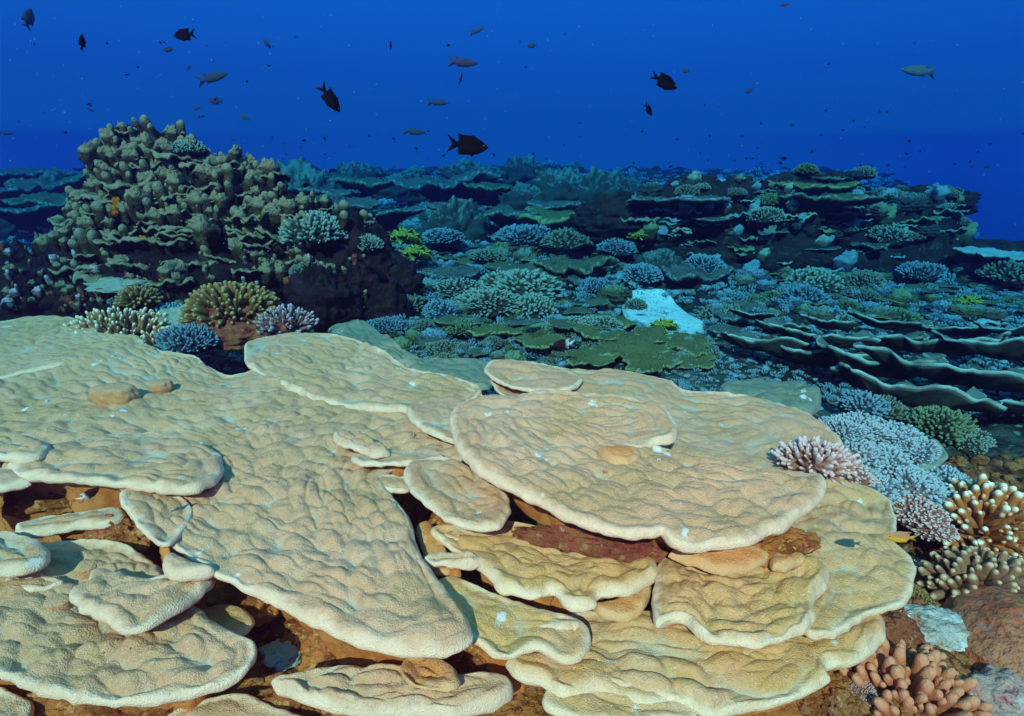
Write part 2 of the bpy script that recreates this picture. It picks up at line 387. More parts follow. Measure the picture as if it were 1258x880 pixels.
def plate_mesh(name, B, C, zfun, thick=0.026, res=0.008, lam=0.05, amp=0.010, lump=0.010, lumpscale=9, seed=0,
               depth=0.35, droop=0.0, curl=0.0, wave=0.010, inset=0.4, notch=0.006, lamx=0.13):
    """a coral plate: outline B (n x 2) round centre C, top surface on zfun(x, y), rounded pale margin, flaring stem below"""
    n = len(B); R_ = np.linalg.norm(B - C, axis=1)
    m = int(np.clip(R_.mean() / res, 14, 190))
    # top rings: dense near the margin
    t = np.linspace(0.01, 1, m); rr = 1 - (1 - t) ** 1.25
    G = C + (B - C)[None] * rr[:, None, None]
    x, y = G[..., 0].ravel(), G[..., 1].ravel()
    d = edge_dist(x, y, B); d.reshape(m, n)[-1] = 0
    p = P3(x, y, seed * 3.1)
    warp = fbm(p * np.array((3.2, 3.2, 1)), 2, seed) * 0.5
    # growth ridges: elongated cells lying parallel to the margin
    F1, F2 = worley(np.stack([d / lam + warp, x / lamx + 0.35 * warp, y / lamx - 0.3 * warp], 1), seed + 1)
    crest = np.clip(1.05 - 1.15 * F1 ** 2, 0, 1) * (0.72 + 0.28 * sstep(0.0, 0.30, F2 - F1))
    F1b, F2b = worley(np.stack([x * 11 + warp, y * 14 - warp, np.full(len(x), seed * 1.7)], 1), seed + 2); lm = sstep(-0.22, 0.25, fbm(p * np.array((1.5, 1.5, 1)), 2, seed + 21)); small = np.clip(1.1 - 1.5 * F1b ** 2, 0, 1)
    amod = 0.45 + 0.75 * sstep(-0.35, 0.35, fbm(p * np.array((2.4, 2.4, 1)), 2, seed + 8))
    h = 2.3 * amp * amod * (crest - 0.6) * (1 - 0.4 * lm) + amp * (0.3 + 1.9 * lm) * (small - 0.6) * sstep(0.0, 0.08, d)
    h += lump * fbm(p * np.array((lumpscale, lumpscale, 1)), 3, seed + 4) + lump * 2.2 * fbm(p * np.array((2.1, 2.1, 1)), 2, seed + 5)
    h += 0.0022 * fbm(p * np.array((70, 70, 1)), 2, seed + 6)
    thick = thick * 0.68; w = thick * 0.95
    q = np.clip(1 - d / w, 0, 1); roll = np.sqrt(np.clip(1 - q * q, 0, 1))
    rimw = wave * fbm(p * np.array((3.2, 3.2, 1)), 2, seed + 7)
    lift = curl * np.exp(-d / 0.09) - droop * np.exp(-d / 0.16)
    body = zfun(x, y) + rimw + lift
    bead = 0.005 * vnoise(p * np.array((42, 42, 1)), seed + 9) * np.exp(-d / 0.03)
    thv = thick * (0.95 + 0.45 * fbm(P3(x * 4.5, y * 4.5, seed + 50), 2, seed + 3))
    zt = body + thv / 2 * (2 * roll - 1) + h * sstep(0, w * 1.3, d) + bead
    edge_n = d
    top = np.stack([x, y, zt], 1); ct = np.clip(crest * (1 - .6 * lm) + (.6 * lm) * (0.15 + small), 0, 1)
    # under side: rounded lip, then a steep flaring wall
    ins = [0.004, 0.012, 0.022, 0.035, 0.05, 0.07, 0.10, 0.13, 0.17, 0.21, 0.26, 0.32]
    dz = [0.35, 0.62, 0.85, 1.05]; below = []
    T_ = np.roll(B, -1, 0) - np.roll(B, 1, 0); T_ /= np.linalg.norm(T_, axis=1)[:, None] + 1e-9
    zb = zt.reshape(m, n)[-1]; UV, UE, UU = [], [], []
    prof = [(0.20, 0.001, 0.05), (0.50, 0.006, 0.35), (0.75, 0.018, 0.75), (0.95, 0.035, 0.9), (1.1, 0.06, 1), (1.3, 0.085, 1)]
    rows = []
    for f, i_, u_ in prof: rows.append((i_, thick * f * 0.9, u_))
    for k in range(1, 11):
        s = k / 10; rows.append((0.11 + inset * depth * s ** 0.8, thick + (depth - thick) * s ** 1.1, 1))
    for i_, dz_, u_ in rows:
        k = np.clip(1 - i_ / np.maximum(R_, 0.05), 0.12, 1)
        q2 = C + (B - C) * k[:, None]
        pn = P3(q2[:, 0] * 9, q2[:, 1] * 9, np.full(n, dz_ * 9 + seed))
        a = np.clip((dz_ - thick * 0.5) / 0.08, 0, 1)
        nz = fbm(pn, 4, seed + 12) * 0.055 * a
        rad = (B - C) / R_[:, None]; q2 = q2 + rad * nz[:, None]
        UV.append(np.stack([q2[:, 0], q2[:, 1], zb - dz_ + 0.3 * nz], 1)); UE.append(np.full(n, i_ * 0.3)); UU.append(np.full(n, u_))
    V = np.vstack([top] + UV); mm = m + len(UV)
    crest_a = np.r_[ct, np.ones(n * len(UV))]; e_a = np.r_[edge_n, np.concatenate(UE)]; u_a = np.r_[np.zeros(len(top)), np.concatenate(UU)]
    F = grid_faces(n, mm, True)
    ci = len(V); V = np.vstack([V, [[C[0], C[1], zt.reshape(m, n)[0].mean()]]])
    crest_a = np.r_[crest_a, 1]; e_a = np.r_[e_a, 9]; u_a = np.r_[u_a, 0]
    a = np.arange(n); fan = np.stack([np.full(n, ci), (a + 1) % n, a], 1)
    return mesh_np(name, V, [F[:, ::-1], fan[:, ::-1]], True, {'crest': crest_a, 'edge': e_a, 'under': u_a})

def plane_fun(z0, x0, y0, sx, sy, bowl=0.0):
    return lambda x, y: z0 + sx * (x - x0) + sy * (y - y0) + bowl * ((x - x0) ** 2 + (y - y0) ** 2)

def back_project(pts, z0, x0, y0, sx, sy):
    # intersect each view ray with the plate's own tilted plane
    out = []
    for a, b_ in pts:
        d = ray(a, b_); den = d.z - sx * d.x - sy * d.y
        t = (z0 - CAM.z + sx * (CAM.x - x0) + sy * (CAM.y - y0)) / den
        q = CAM + d * t; out.append((q.x, q.y))
    return np.array(out)

def plate(pts, z0, c_px, label, mat=None, sx=0.0, sy=0.0, parent=None, name='plate_coral', cat='coral', group='overlapping plate corals of the foreground', **kw):
    ctr = on_z(c_px[0], c_px[1], z0)
    W = back_project(pts, z0, ctr.x, ctr.y, sx, sy)
    per = np.linalg.norm(np.roll(W, -1, 0) - W, axis=1).sum()
    res = kw.get('res', 0.008)
    n = int(np.clip(per / res, 60, 900))
    B = resample(W, n, jitter=kw.pop('notch', 0.012), seed=kw.get('seed', 0) + 40)
    C = np.array((ctr.x, ctr.y))
    zf = plane_fun(z0, ctr.x, ctr.y, sx, sy)
    # mesh in local space about the plate's centre
    me = plate_mesh(name, B, C, zf, **kw)
    base = Vector((C[0], C[1], z0 - kw.get('depth', 0.35)))
    me.transform(Matrix.Translation(-base)); 
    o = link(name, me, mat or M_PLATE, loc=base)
    if parent is None: tag(o, label, cat, group)
    else:
        o.parent = parent; o.location = base - parent.location
    return o

def blob(n_seed, r=(1, 1, 1), amp=0.25, freq=1.6, seg=28, rings=16, cut=-0.3, detail=4):
    """closed lumpy rock"""
    th = np.linspace(0.0, np.pi, rings); ph = np.linspace(0, 2 * np.pi, seg, endpoint=False)
    T, P_ = np.meshgrid(th, ph, indexing='ij')
    d = np.stack([np.sin(T) * np.cos(P_), np.sin(T) * np.sin(P_), np.cos(T)], -1).reshape(-1, 3)
    n = fbm(d * freq + n_seed * 3.3, detail, n_seed); F1, _ = worley(d * freq * 2.2 + n_seed, n_seed)
    V = d * (1 + amp * n * 1.6 + amp * 0.8 * (0.5 - F1))[:, None] * np.array(r)
    V[:, 2] = np.maximum(V[:, 2], cut * r[2])
    return V, grid_faces(seg, rings, True)[:, ::-1], np.zeros((0, 3), np.int32), np.clip((d[:, 2] + 0.2), 0, 1)


# ================================================================== FOREGROUND PLATES
# main left table
plate([(-230, 470), (-120, 420), (0, 404), (85, 396), (150, 412), (200, 432), (240, 436), (258, 452), (285, 462), (330, 450), (420, 450), (520, 462), (590, 482), (606, 505),
       (590, 540), (560, 570), (505, 566), (470, 588), (486, 612), (505, 640), (512, 670), (540, 715), (572, 758), (580, 784), (545, 802), (480, 801), (425, 786),
       (370, 758), (320, 733), (270, 710), (240, 690), (205, 668), (190, 666), (166, 640), (148, 614), (150, 600), (120, 585), (40, 580), (-80, 575), (-220, 560)],
      0.40, (330, 570), 'huge lumpy tan plate coral filling the left foreground', sy=0.03, res=0.0085, lam=0.046, lamx=0.15, amp=0.012, lump=0.020, seed=1, depth=0.42, thick=0.03)
plate([(300, 432), (304, 421), (330, 412), (392, 409), (432, 415), (470, 430), (500, 452), (560, 463), (592, 480), (560, 500), (480, 505), (400, 495), (340, 470), (305, 450)],
      0.445, (400, 455), 'flat pale lobe at the back of the big left plate, beside the dark gap', sy=0.08, res=0.011, seed=2, amp=0.010, lump=0.012, depth=0.3)
plate([(-200, 420), (-80, 400), (0, 396), (40, 389), (90, 391), (112, 404), (135, 412), (172, 414), (175, 426), (163, 440), (140, 448), (112, 446), (60, 452), (-40, 470), (-160, 470)],
      0.445, (30, 425), 'rounded plate lobe at the far left, in front of the white-knobbed finger coral', sy=0.07, sx=0.03, res=0.011, seed=3, amp=0.010, lump=0.012, depth=0.25)
plate([(8, 571), (24, 562), (60, 553), (110, 538), (180, 532), (240, 542), (270, 556), (274, 572), (268, 586), (240, 600), (205, 602), (170, 597), (100, 590), (32, 584)],
      0.44, (150, 568), 'long narrow plate lip with a thick pale edge over the rusty crevice on the left', res=0.007, seed=4, thick=0.034, depth=0.22, amp=0.014, sy=-0.10)
plate([(-140, 560), (-60, 528), (0, 530), (38, 536), (62, 549), (52, 560), (25, 565), (-10, 562), (-60, 575)],
      0.46, (-20, 548), 'small curved lip at the left border above the rusty hollow', sy=-0.1, res=0.008, seed=5, thick=0.032, depth=0.22)
plate([(-120, 580), (-50, 572), (0, 575), (34, 580), (40, 592), (10, 600), (-60, 604), (-120, 606)],
      0.43, (-35, 588), 'short thick lip at the left border, just under the curved lip', res=0.008, seed=6, thick=0.03, depth=0.22)
plate([(148, 604), (170, 598), (215, 604), (235, 630), (222, 655), (208, 668), (190, 667), (167, 642), (150, 622)],
      0.415, (195, 632), 'tongue-shaped plate corner pointing down into the crevice', sx=-0.12, sy=-0.06, res=0.006, seed=7, thick=0.03, depth=0.25, amp=0.014)
plate([(18, 646), (50, 636), (95, 630), (140, 626), (152, 634), (140, 643), (98, 650), (42, 657), (24, 656)],
      0.30, (88, 642), 'slim pale shelf inside the rusty crevice on the left', res=0.006, seed=8, thick=0.026, depth=0.2)
plate([(-60, 655), (0, 652), (40, 660), (58, 674), (56, 690), (30, 704), (-10, 706), (-60, 700)],
      0.34, (5, 678), 'lumpy pale knob of plate at the left border', res=0.006, seed=9, thick=0.035, depth=0.25, amp=0.016)
plate([(86, 737), (90, 722), (108, 714), (112, 700), (126, 696), (170, 706), (200, 706), (226, 698), (256, 700), (267, 706), (250, 728), (215, 752), (175, 770), (140, 770), (104, 756)],
      0.345, (165, 728), 'knobbly fan-shaped plate with a pale rim at the lower left', sy=-0.10, res=0.006, seed=10, thick=0.034, depth=0.2, amp=0.016, notch=0.02)
plate([(198, 692), (200, 682), (214, 679), (240, 688), (262, 697), (240, 704), (212, 704)],
      0.405, (224, 692), 'round pale knob on the edge between two lower left plates', res=0.005, seed=11, thick=0.05, depth=0.12)
plate([(-160, 790), (-120, 700), (0, 668), (60, 664), (130, 660), (190, 690), (230, 735), (270, 768), (305, 783), (315, 800), (306, 820), (278, 838), (220, 855), (150, 863), (90, 861), (45, 850), (0, 828), (-80, 800)],
      0.27, (120, 770), 'wide lumpy lower left plate with a pale scalloped front edge', res=0.006, seed=12, thick=0.034, depth=0.3, amp=0.015, lump=0.03, lam=0.045, lamx=0.12)
plate([(-120, 845), (-40, 835), (10, 842), (40, 860), (36, 885), (0, 905), (-100, 915)],
      0.12, (-10, 875), 'low pale plate in the bottom left corner', res=0.006, seed=13, thick=0.03, depth=0.2)
plate([(330, 838), (346, 826), (400, 817), (440, 813), (500, 820), (560, 826), (598, 824), (625, 836), (628, 852), (602, 868), (560, 880), (450, 880), (380, 866), (344, 854)],
      0.22, (480, 848), 'long low plate with a pale wavy rim at the bottom centre', res=0.0055, seed=14, thick=0.03, depth=0.25, amp=0.014, lam=0.035)
plate([(492, 822), (500, 808), (525, 805), (550, 815), (566, 835), (555, 846), (520, 845), (498, 838)],
      0.265, (528, 828), 'small round brown disc standing on the long bottom plate', mat=M_BROWN, res=0.005, seed=15, thick=0.014, depth=0.08, sy=-0.3)
plate([(320, 900), (200, 890), (230, 862), (300, 850), (345, 868), (380, 885), (360, 910)],
      0.10, (290, 880), 'small tan plate at the bottom border between two larger plates', res=0.006, seed=16, thick=0.026, depth=0.15)

# middle cluster of small lips
plate([(411, 534), (424, 529), (450, 537), (474, 550), (478, 558), (458, 561), (432, 552), (414, 545)],
      0.45, (445, 546), 'small pale lip above two others in the middle of the big plate', sy=-0.12, res=0.005, seed=20, thick=0.026, depth=0.14)
plate([(433, 562), (470, 556), (520, 556), (545, 562), (520, 572), (470, 573), (440, 572)],
      0.435, (485, 565), 'thin straight lip, the middle one of the small stack left of the round top plate', sy=-0.12, res=0.005, seed=21, thick=0.024, depth=0.12)
plate([(430, 586), (455, 582), (500, 584), (508, 592), (500, 602), (468, 600), (438, 597)],
      0.40, (470, 592), 'lowest lip of the small stack left of the round top plate', res=0.005, seed=22, thick=0.022, depth=0.2)
plate([(498, 583), (510, 571), (545, 566), (580, 580), (600, 598), (622, 612), (628, 632), (615, 655), (590, 657), (555, 648), (522, 628), (502, 606)],
      0.44, (560, 612), 'wrinkled pale plate with a curled right side, tucked under the round top plate', res=0.0055, seed=23, thick=0.03, depth=0.24, curl=0.02)
plate([(500, 505), (510, 497), (560, 490), (610, 500), (600, 540), (560, 545), (520, 530)],
      0.455, (560, 515), 'faint raised lobe left of the round top plate', res=0.008, seed=24, thick=0.02, depth=0.12)

# round top plates right of the middle
plate([(596, 454), (606, 443), (652, 444), (705, 456), (762, 456), (820, 467), (845, 480), (900, 482), (952, 493), (1000, 514), (1030, 538), (1034, 556), (1018, 572), (985, 582),
       (940, 600), (850, 600), (740, 560), (660, 510), (612, 482)],
      0.50, (820, 530), 'broad smooth plate behind the round top plate, reaching to the pink fan coral', res=0.0095, seed=30, amp=0.008, lump=0.012, lam=0.045, depth=0.3)
plate([(594, 456), (606, 443), (650, 445), (690, 453), (715, 466), (700, 478), (660, 480), (622, 474)],
      0.545, (655, 463), 'small raised lobe at the back, overhanging the dark gap behind the left plates', res=0.008, seed=31, amp=0.008, depth=0.2)
plate([(551, 520), (556, 504), (580, 492), (640, 486), (740, 520), (840, 560), (900, 575), (965, 580), (1008, 584), (1018, 596), (1006, 614), (982, 633), (968, 647), (930, 664), (880, 671), (832, 666),
       (814, 652), (800, 656), (760, 654), (704, 640), (668, 624), (620, 600), (582, 576), (560, 552)],
      0.575, (790, 585), 'round wide top plate with a thick pale front edge, topmost of the foreground', res=0.0068, seed=32, amp=0.0095, lump=0.010, lam=0.036, thick=0.034, depth=0.24, inset=0.75, lamx=0.12)
plate([(553, 520), (558, 503), (582, 491), (630, 484), (700, 482), (765, 487), (812, 500), (832, 522), (828, 540), (800, 547), (786, 551), (740, 552), (734, 560), (700, 572), (640, 585), (590, 570), (562, 548)],
      0.585, (680, 530), 'half-moon lobe lying on the left of the round top plate', sy=0.06, sx=0.03, res=0.0065, seed=33, amp=0.010, lump=0.010, lam=0.036, thick=0.02, depth=0.05, inset=1.2)
plate([(733, 555), (740, 551), (770, 549), (788, 553), (788, 565), (772, 572), (748, 568)],
      0.60, (762, 560), 'small brown lip in the notch of the half-moon lobe', mat=M_BROWN, res=0.004, seed=34, thick=0.03, depth=0.06)

# plates below the round one on the right
plate([(940, 600), (1020, 588), (1062, 597), (1096, 615), (1106, 645), (1102, 668), (1122, 686), (1128, 706), (1112, 738), (1068, 757), (1030, 776), (1002, 780), (985, 770), (960, 720), (900, 680), (900, 640)],
      0.33, (1020, 680), 'large olive-tan plate at the right with a yellow fish at its edge', mat=M_PLATE2, res=0.0062, seed=40, amp=0.014, lump=0.016, lam=0.045, thick=0.034, depth=0.3, sx=-0.02)
plate([(799, 735), (803, 700), (812, 682), (840, 674), (900, 690), (960, 688), (1006, 690), (1020, 703), (1014, 724), (1000, 740), (1002, 758), (982, 776), (940, 794), (900, 792), (862, 784), (838, 762), (806, 766)],
      0.375, (905, 730), 'olive plate with a scalloped pale lip in front of the large right plate', mat=M_PLATE2, sy=-0.07, res=0.0058, seed=41, amp=0.014, lump=0.016, lam=0.04, thick=0.034, depth=0.2)
plate([(640, 780), (720, 750), (830, 760), (960, 770), (1050, 750), (1080, 757), (1086, 778), (1074, 796), (1048, 814), (1018, 822), (1020, 838), (982, 856), (920, 870), (872, 880), (840, 866), (760, 850), (690, 820)],
      0.245, (890, 812), 'lowest broad plate on the right with a frilled front edge and red underside', mat=M_PLATE2, res=0.0056, seed=42, amp=0.016, lump=0.02, lam=0.04, thick=0.03, depth=0.25)
plate([(532, 654), (546, 647), (582, 654), (620, 642), (662, 648), (702, 664), (762, 680), (800, 688), (808, 700), (800, 715), (768, 732), (736, 736), (730, 749), (702, 750), (680, 730), (656, 739), (612, 730), (602, 716), (575, 692), (545, 670)],
      0.35, (665, 692), 'long sinuous plate with white scars below the red encrusted rock', mat=M_PLATE2, res=0.0056, seed=43, amp=0.014, lump=0.018, thick=0.032, depth=0.2, curl=0.01)
plate([(527, 732), (534, 716), (560, 708), (600, 724), (655, 744), (712, 760), (726, 784), (714, 806), (690, 812), (660, 800), (622, 811), (590, 796), (560, 772), (536, 753)],
      0.32, (630, 765), 'rounded plate with a bright pale rim, left of the lowest right plates', mat=M_PLATE2, res=0.0055, seed=44, amp=0.014, lump=0.018, thick=0.032, depth=0.24)
plate([(622, 812), (650, 800), (700, 806), (760, 812), (800, 828), (836, 850), (800, 868), (740, 850), (690, 856), (662, 838), (640, 832)],
      0.245, (730, 834), 'small plate squeezed between the rounded plate and the bottom border', mat=M_PLATE2, res=0.0055, seed=45, amp=0.014, thick=0.028, depth=0.2)
plate([(668, 850), (680, 842), (740, 845), (820, 858), (856, 870), (850, 890), (760, 896), (690, 880), (668, 866)],
      0.235, (760, 868), 'low plate with a pale rim at the bottom border right of centre', mat=M_PLATE2, res=0.0055, seed=46, amp=0.014, thick=0.028, depth=0.2)
# folded brown under-lobes
plate([(820, 680), (850, 664), (900, 668), (942, 676), (940, 690), (905, 704), (880, 706), (850, 694)],
      0.44, (880, 684), 'smooth orange-brown folded lobe in the shade under the round top plate', mat=M_BROWN, res=0.005, seed=50, thick=0.022, depth=0.14, sy=0.25, amp=0.003)
plate([(945, 686), (955, 676), (985, 678), (990, 692), (965, 700), (948, 698)],
      0.42, (968, 688), 'small brown knob beside the folded lobe under the round top plate', mat=M_BROWN, res=0.005, seed=51, thick=0.03, depth=0.1, amp=0.003)
plate([(728, 742), (760, 734), (790, 716), (800, 722), (786, 750), (765, 760), (735, 754)],
      0.31, (768, 742), 'orange-brown underside lobe right of the sinuous plate', mat=M_BROWN, res=0.005, seed=52, thick=0.022, depth=0.12, amp=0.003)
plate([(870, 790), (900, 784), (960, 788), (956, 800), (910, 806), (875, 802)],
      0.27, (915, 796), 'thin brown fold under the scalloped olive plate', mat=M_BROWN, res=0.005, seed=53, thick=0.018, depth=0.08, amp=0.003)
plate([(238, 760), (262, 742), (300, 748), (312, 765), (290, 780), (255, 778)],
      0.20, (275, 763), 'yellowish fold in the crevice between the lower left plates', mat=M_PLATE2, res=0.005, seed=54, thick=0.02, depth=0.15)
plate([(512, 646), (528, 640), (540, 660), (558, 690), (552, 704), (532, 700), (518, 672)],
      0.33, (534, 672), 'crumpled brown column wall at the left end of the sinuous plate', mat=M_BROWN, res=0.005, seed=55, thick=0.03, depth=0.2, amp=0.004)
for i, (px, py, z, w_, h_, la) in enumerate([(560, 688, .37, 34, 9, 'short shelf on the left end of the sinuous plate'), (690, 770, .32, 30, 8, 'short shelf at the right of the rounded bright-rimmed plate'),
        (40, 715, .27, 34, 9, 'small shelf by the left border below the lumpy knob'), (560, 660, .35, 20, 8, 'pale nub below the wrinkled curled plate')]):
    r9 = random.Random(i); pts = [(px + w_ * math.cos(a) * r9.uniform(.8, 1.15), py - h_ * math.sin(a) * r9.uniform(.8, 1.2)) for a in np.linspace(0, 6.283, 11)[:-1]]
    plate(pts, z, (px, py), la, sy=-0.04, res=0.0055, seed=400 + i, thick=0.024, depth=0.08, amp=0.010, lam=.03, lump=.014)
# cup-shaped nubs on top of the main left plate
def nub(px, py, z, r, label, seed, mat=None, flat=True):
    V, Q, T, A = blob(seed, r, .12, 1.3, 60, 40, cut=-.9, detail=3)
    n = len(V); front = np.clip(-V[:, 1] / r[1], 0, 1) * (V[:, 2] < r[2] * .55)
    V[:, 2] = np.where(V[:, 2] > r[2] * .6, r[2] * .6 + (V[:, 2] - r[2] * .6) * .25, V[:, 2])
    o = link('knob_coral', mesh_np('knob_coral', V, Q, True, {'crest': np.ones(n), 'edge': np.full(n, .5), 'under': front * .55}), mat or M_PLATE, loc=on_z(px, py, z))
    return tag(o, label, 'coral', 'brown knobs on the plates')
nub(142, 486, .46, (.115, .07, .075), 'larger brown cup-shaped knob growing on the big left plate', 60)
nub(198, 476, .455, (.055, .045, .05), 'smaller brown cup-shaped knob growing on the big left plate', 61)
for i, (px, py, z, r, la) in enumerate([(740, 812, .225, (.03, .03, .025), 'pale bump on the low plates at the bottom, left of two'), (800, 822, .225, (.04, .03, .025), 'pale bump on the low plates at the bottom, right of two'), (60, 720, .25, (.04, .03, .03), 'tan bump on the wide lower left plate near the border'),
        (110, 700, .255, (.03, .03, .03), 'tan bump behind the knobbly fan-shaped plate'), (70, 742, .25, (.045, .03, .03), 'wide tan bump on the lower left plate left of the knobbly plate'), (690, 838, .22, (.05, .03, .02), 'low pale bump at the bottom centre')]):
    nub(px, py, z, r, la, 300 + i)
# plates beyond the strobe's reach, its missing warmth put into their grey-teal colour
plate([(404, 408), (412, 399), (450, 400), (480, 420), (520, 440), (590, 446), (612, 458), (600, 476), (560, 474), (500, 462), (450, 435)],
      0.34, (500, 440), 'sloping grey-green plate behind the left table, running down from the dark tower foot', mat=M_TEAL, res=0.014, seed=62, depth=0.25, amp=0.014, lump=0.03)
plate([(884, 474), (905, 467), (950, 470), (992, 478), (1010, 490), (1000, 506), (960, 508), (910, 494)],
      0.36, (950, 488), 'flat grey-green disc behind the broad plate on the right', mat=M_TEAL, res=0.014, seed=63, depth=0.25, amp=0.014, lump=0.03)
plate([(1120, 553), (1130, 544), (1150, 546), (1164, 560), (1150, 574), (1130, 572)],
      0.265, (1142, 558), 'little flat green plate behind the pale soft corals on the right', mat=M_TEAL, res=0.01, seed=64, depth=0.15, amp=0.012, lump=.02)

# ------------------------------------------------------------------ haze
def haze():
    x0, x1, y0, y1, z0, z1 = -26, 26, -12, 32, -7.5, 3.15
    V = [(x, y, z) for x in (x0, x1) for y in (y0, y1) for z in (z0, z1)]
    F = [(0, 1, 3, 2), (4, 6, 7, 5), (0, 4, 5, 1), (2, 3, 7, 6), (0, 2, 6, 4), (1, 5, 7, 3)]
    me = bpy.data.meshes.new('haze'); me.from_pydata(V, [], F); me.update()
    m = bpy.data.materials.new('sea water haze'); m.use_nodes = True; t = m.node_tree; t.nodes.clear()
    o = t.nodes.new('ShaderNodeOutputMaterial'); v = t.nodes.new('ShaderNodeVolumePrincipled')
    v.inputs['Color'].default_value = HAZE_COL + (1,)
    v.inputs['Absorption Color'].default_value = HAZE_ABS + (1,)
    v.inputs['Density'].default_value = HAZE_DEN; v.inputs['Anisotropy'].default_value = 0.75     # sea water scatters mostly forward
    t.links.new(v.outputs[0], o.inputs['Volume'])
    h = link('haze', me, m); h['kind'] = 'stuff'
HAZE_DEN, HAZE_COL, HAZE_ABS = 0.28, (0.030, 0.012, 0.042), (0.0, 0.66, 0.955)
haze()

# ================================================================== shape prototypes
def capsule(L, r0, r1, seg=8, rings=6, bend=0.0, lump=0.08, seed=0, cap=3):
    """tapered branch along +z with a rounded end; returns V, F(list), tip attribute"""
    z = np.concatenate([np.linspace(0, 1 - r1 / L, rings), 1 - r1 / L + (r1 / L) * np.sin(np.linspace(0, np.pi / 2, cap + 1)[1:-1])]) if cap > 1 else np.linspace(0, 1, rings)
    rad = np.concatenate([r0 + (r1 - r0) * np.linspace(0, 1, rings), r1 * np.cos(np.linspace(0, np.pi / 2, cap + 1)[1:-1])])
    a = np.linspace(0, 2 * np.pi, seg, endpoint=False)
    X = rad[:, None] * np.cos(a); Y = rad[:, None] * np.sin(a); Z = np.repeat((z * L)[:, None], seg, 1)
    p = np.stack([X, Y, Z], -1).reshape(-1, 3)
    n = fbm(p / max(r1, 1e-4) * 0.9, 2, seed) * lump
    p[:, 0] *= 1 + n; p[:, 1] *= 1 + n
    t = p[:, 2] / L; p[:, 0] += bend * L * t * t
    V = np.vstack([p, [[bend * L, 0, L]]]); m = len(z)
    F = grid_faces(seg, m, True); k = np.arange(seg)
    fan = np.stack([(m - 1) * seg + k, (m - 1) * seg + (k + 1) % seg, np.full(seg, len(V) - 1)], 1)
    return V, F, fan, V[:, 2] / L

def join(parts):
    Vs, Qs, Ts, As, off = [], [], [], [], 0
    for V, Q, T, A in parts:
        Vs.append(V); As.append(A)
        if len(Q): Qs.append(Q + off)
        if len(T): Ts.append(T + off)
        off += len(V)
    out = [np.vstack(Vs), [], np.concatenate(As)]
    if Qs: out[1].append(np.vstack(Qs))
    if Ts: out[1].append(np.vstack(Ts))
    return out

def orient(V, d, up_roll=0.0):
    q = Vector((0, 0, 1)).rotation_difference(Vector(d)) @ Quaternion((0, 0, 1), up_roll)
    return V @ np.array(q.to_matrix()).T

BRANCH_F = []            # foreground branch meshes, unit length
def branch_meshes(tag_, r0, r1, seg=10, rings=6, k=4, knob=False, lump=0.12):
    out = []
    for i in range(k):
        V, Q, T, A = capsule(1.0, r0, r1, seg, rings, bend=random.uniform(-.18, .18), lump=lump, seed=i * 7 + len(tag_))
        parts = [(V, Q, T, A)]
        if knob:
            for j in range(2 if i % 2 else 1):
                V2, Q2, T2, A2 = capsule(0.42, r1 * 0.8, r1 * 0.8, seg - 2, 3, seed=i + 9)
                a = random.uniform(0, 6.28); V2 = orient(V2, (math.cos(a) * 0.8, math.sin(a) * 0.8, 0.9)) + np.array((0, 0, 0.45 + 0.12 * j))
                parts.append((V2, Q2, T2, 0.45 + 0.5 * A2 * A2))
        J = join(parts); out.append(mesh_np('branch', J[0], J[1], True, {'tip': J[2]}))
    return out

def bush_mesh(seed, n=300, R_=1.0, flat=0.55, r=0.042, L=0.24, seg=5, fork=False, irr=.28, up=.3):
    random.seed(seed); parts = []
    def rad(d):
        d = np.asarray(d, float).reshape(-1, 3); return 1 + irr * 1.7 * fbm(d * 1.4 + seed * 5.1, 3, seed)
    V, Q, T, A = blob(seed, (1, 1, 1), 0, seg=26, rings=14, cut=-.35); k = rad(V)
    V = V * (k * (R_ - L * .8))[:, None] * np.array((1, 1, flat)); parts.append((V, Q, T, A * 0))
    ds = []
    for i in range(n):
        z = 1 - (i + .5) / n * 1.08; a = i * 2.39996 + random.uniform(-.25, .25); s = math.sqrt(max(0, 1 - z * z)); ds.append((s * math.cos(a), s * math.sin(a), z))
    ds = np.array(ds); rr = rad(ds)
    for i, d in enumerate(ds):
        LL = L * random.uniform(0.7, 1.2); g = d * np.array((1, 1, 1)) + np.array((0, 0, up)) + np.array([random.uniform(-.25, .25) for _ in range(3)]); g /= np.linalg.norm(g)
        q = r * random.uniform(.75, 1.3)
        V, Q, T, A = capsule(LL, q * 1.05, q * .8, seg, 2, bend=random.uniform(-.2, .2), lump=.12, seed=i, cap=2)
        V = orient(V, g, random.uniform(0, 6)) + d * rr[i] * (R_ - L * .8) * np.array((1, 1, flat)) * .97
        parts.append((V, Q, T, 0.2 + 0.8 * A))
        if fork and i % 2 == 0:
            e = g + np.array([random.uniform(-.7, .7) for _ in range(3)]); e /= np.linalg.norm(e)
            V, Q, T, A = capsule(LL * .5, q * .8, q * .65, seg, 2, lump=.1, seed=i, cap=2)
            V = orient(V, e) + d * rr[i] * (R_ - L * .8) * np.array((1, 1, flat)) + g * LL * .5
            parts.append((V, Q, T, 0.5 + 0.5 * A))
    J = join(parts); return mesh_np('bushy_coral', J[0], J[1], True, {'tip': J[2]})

def disc_outline(seed, n, irr=0.22, lobes=5):
    a = np.linspace(0, 2 * np.pi, n, endpoint=False)
    r = 1 + irr * fbm(P3(np.cos(a) * 1.3, np.sin(a) * 1.3, seed), 3, seed) * 1.6 + irr * .25 * vnoise(P3(np.cos(a) * lobes, np.sin(a) * lobes, seed), seed + 1)
    return a, r

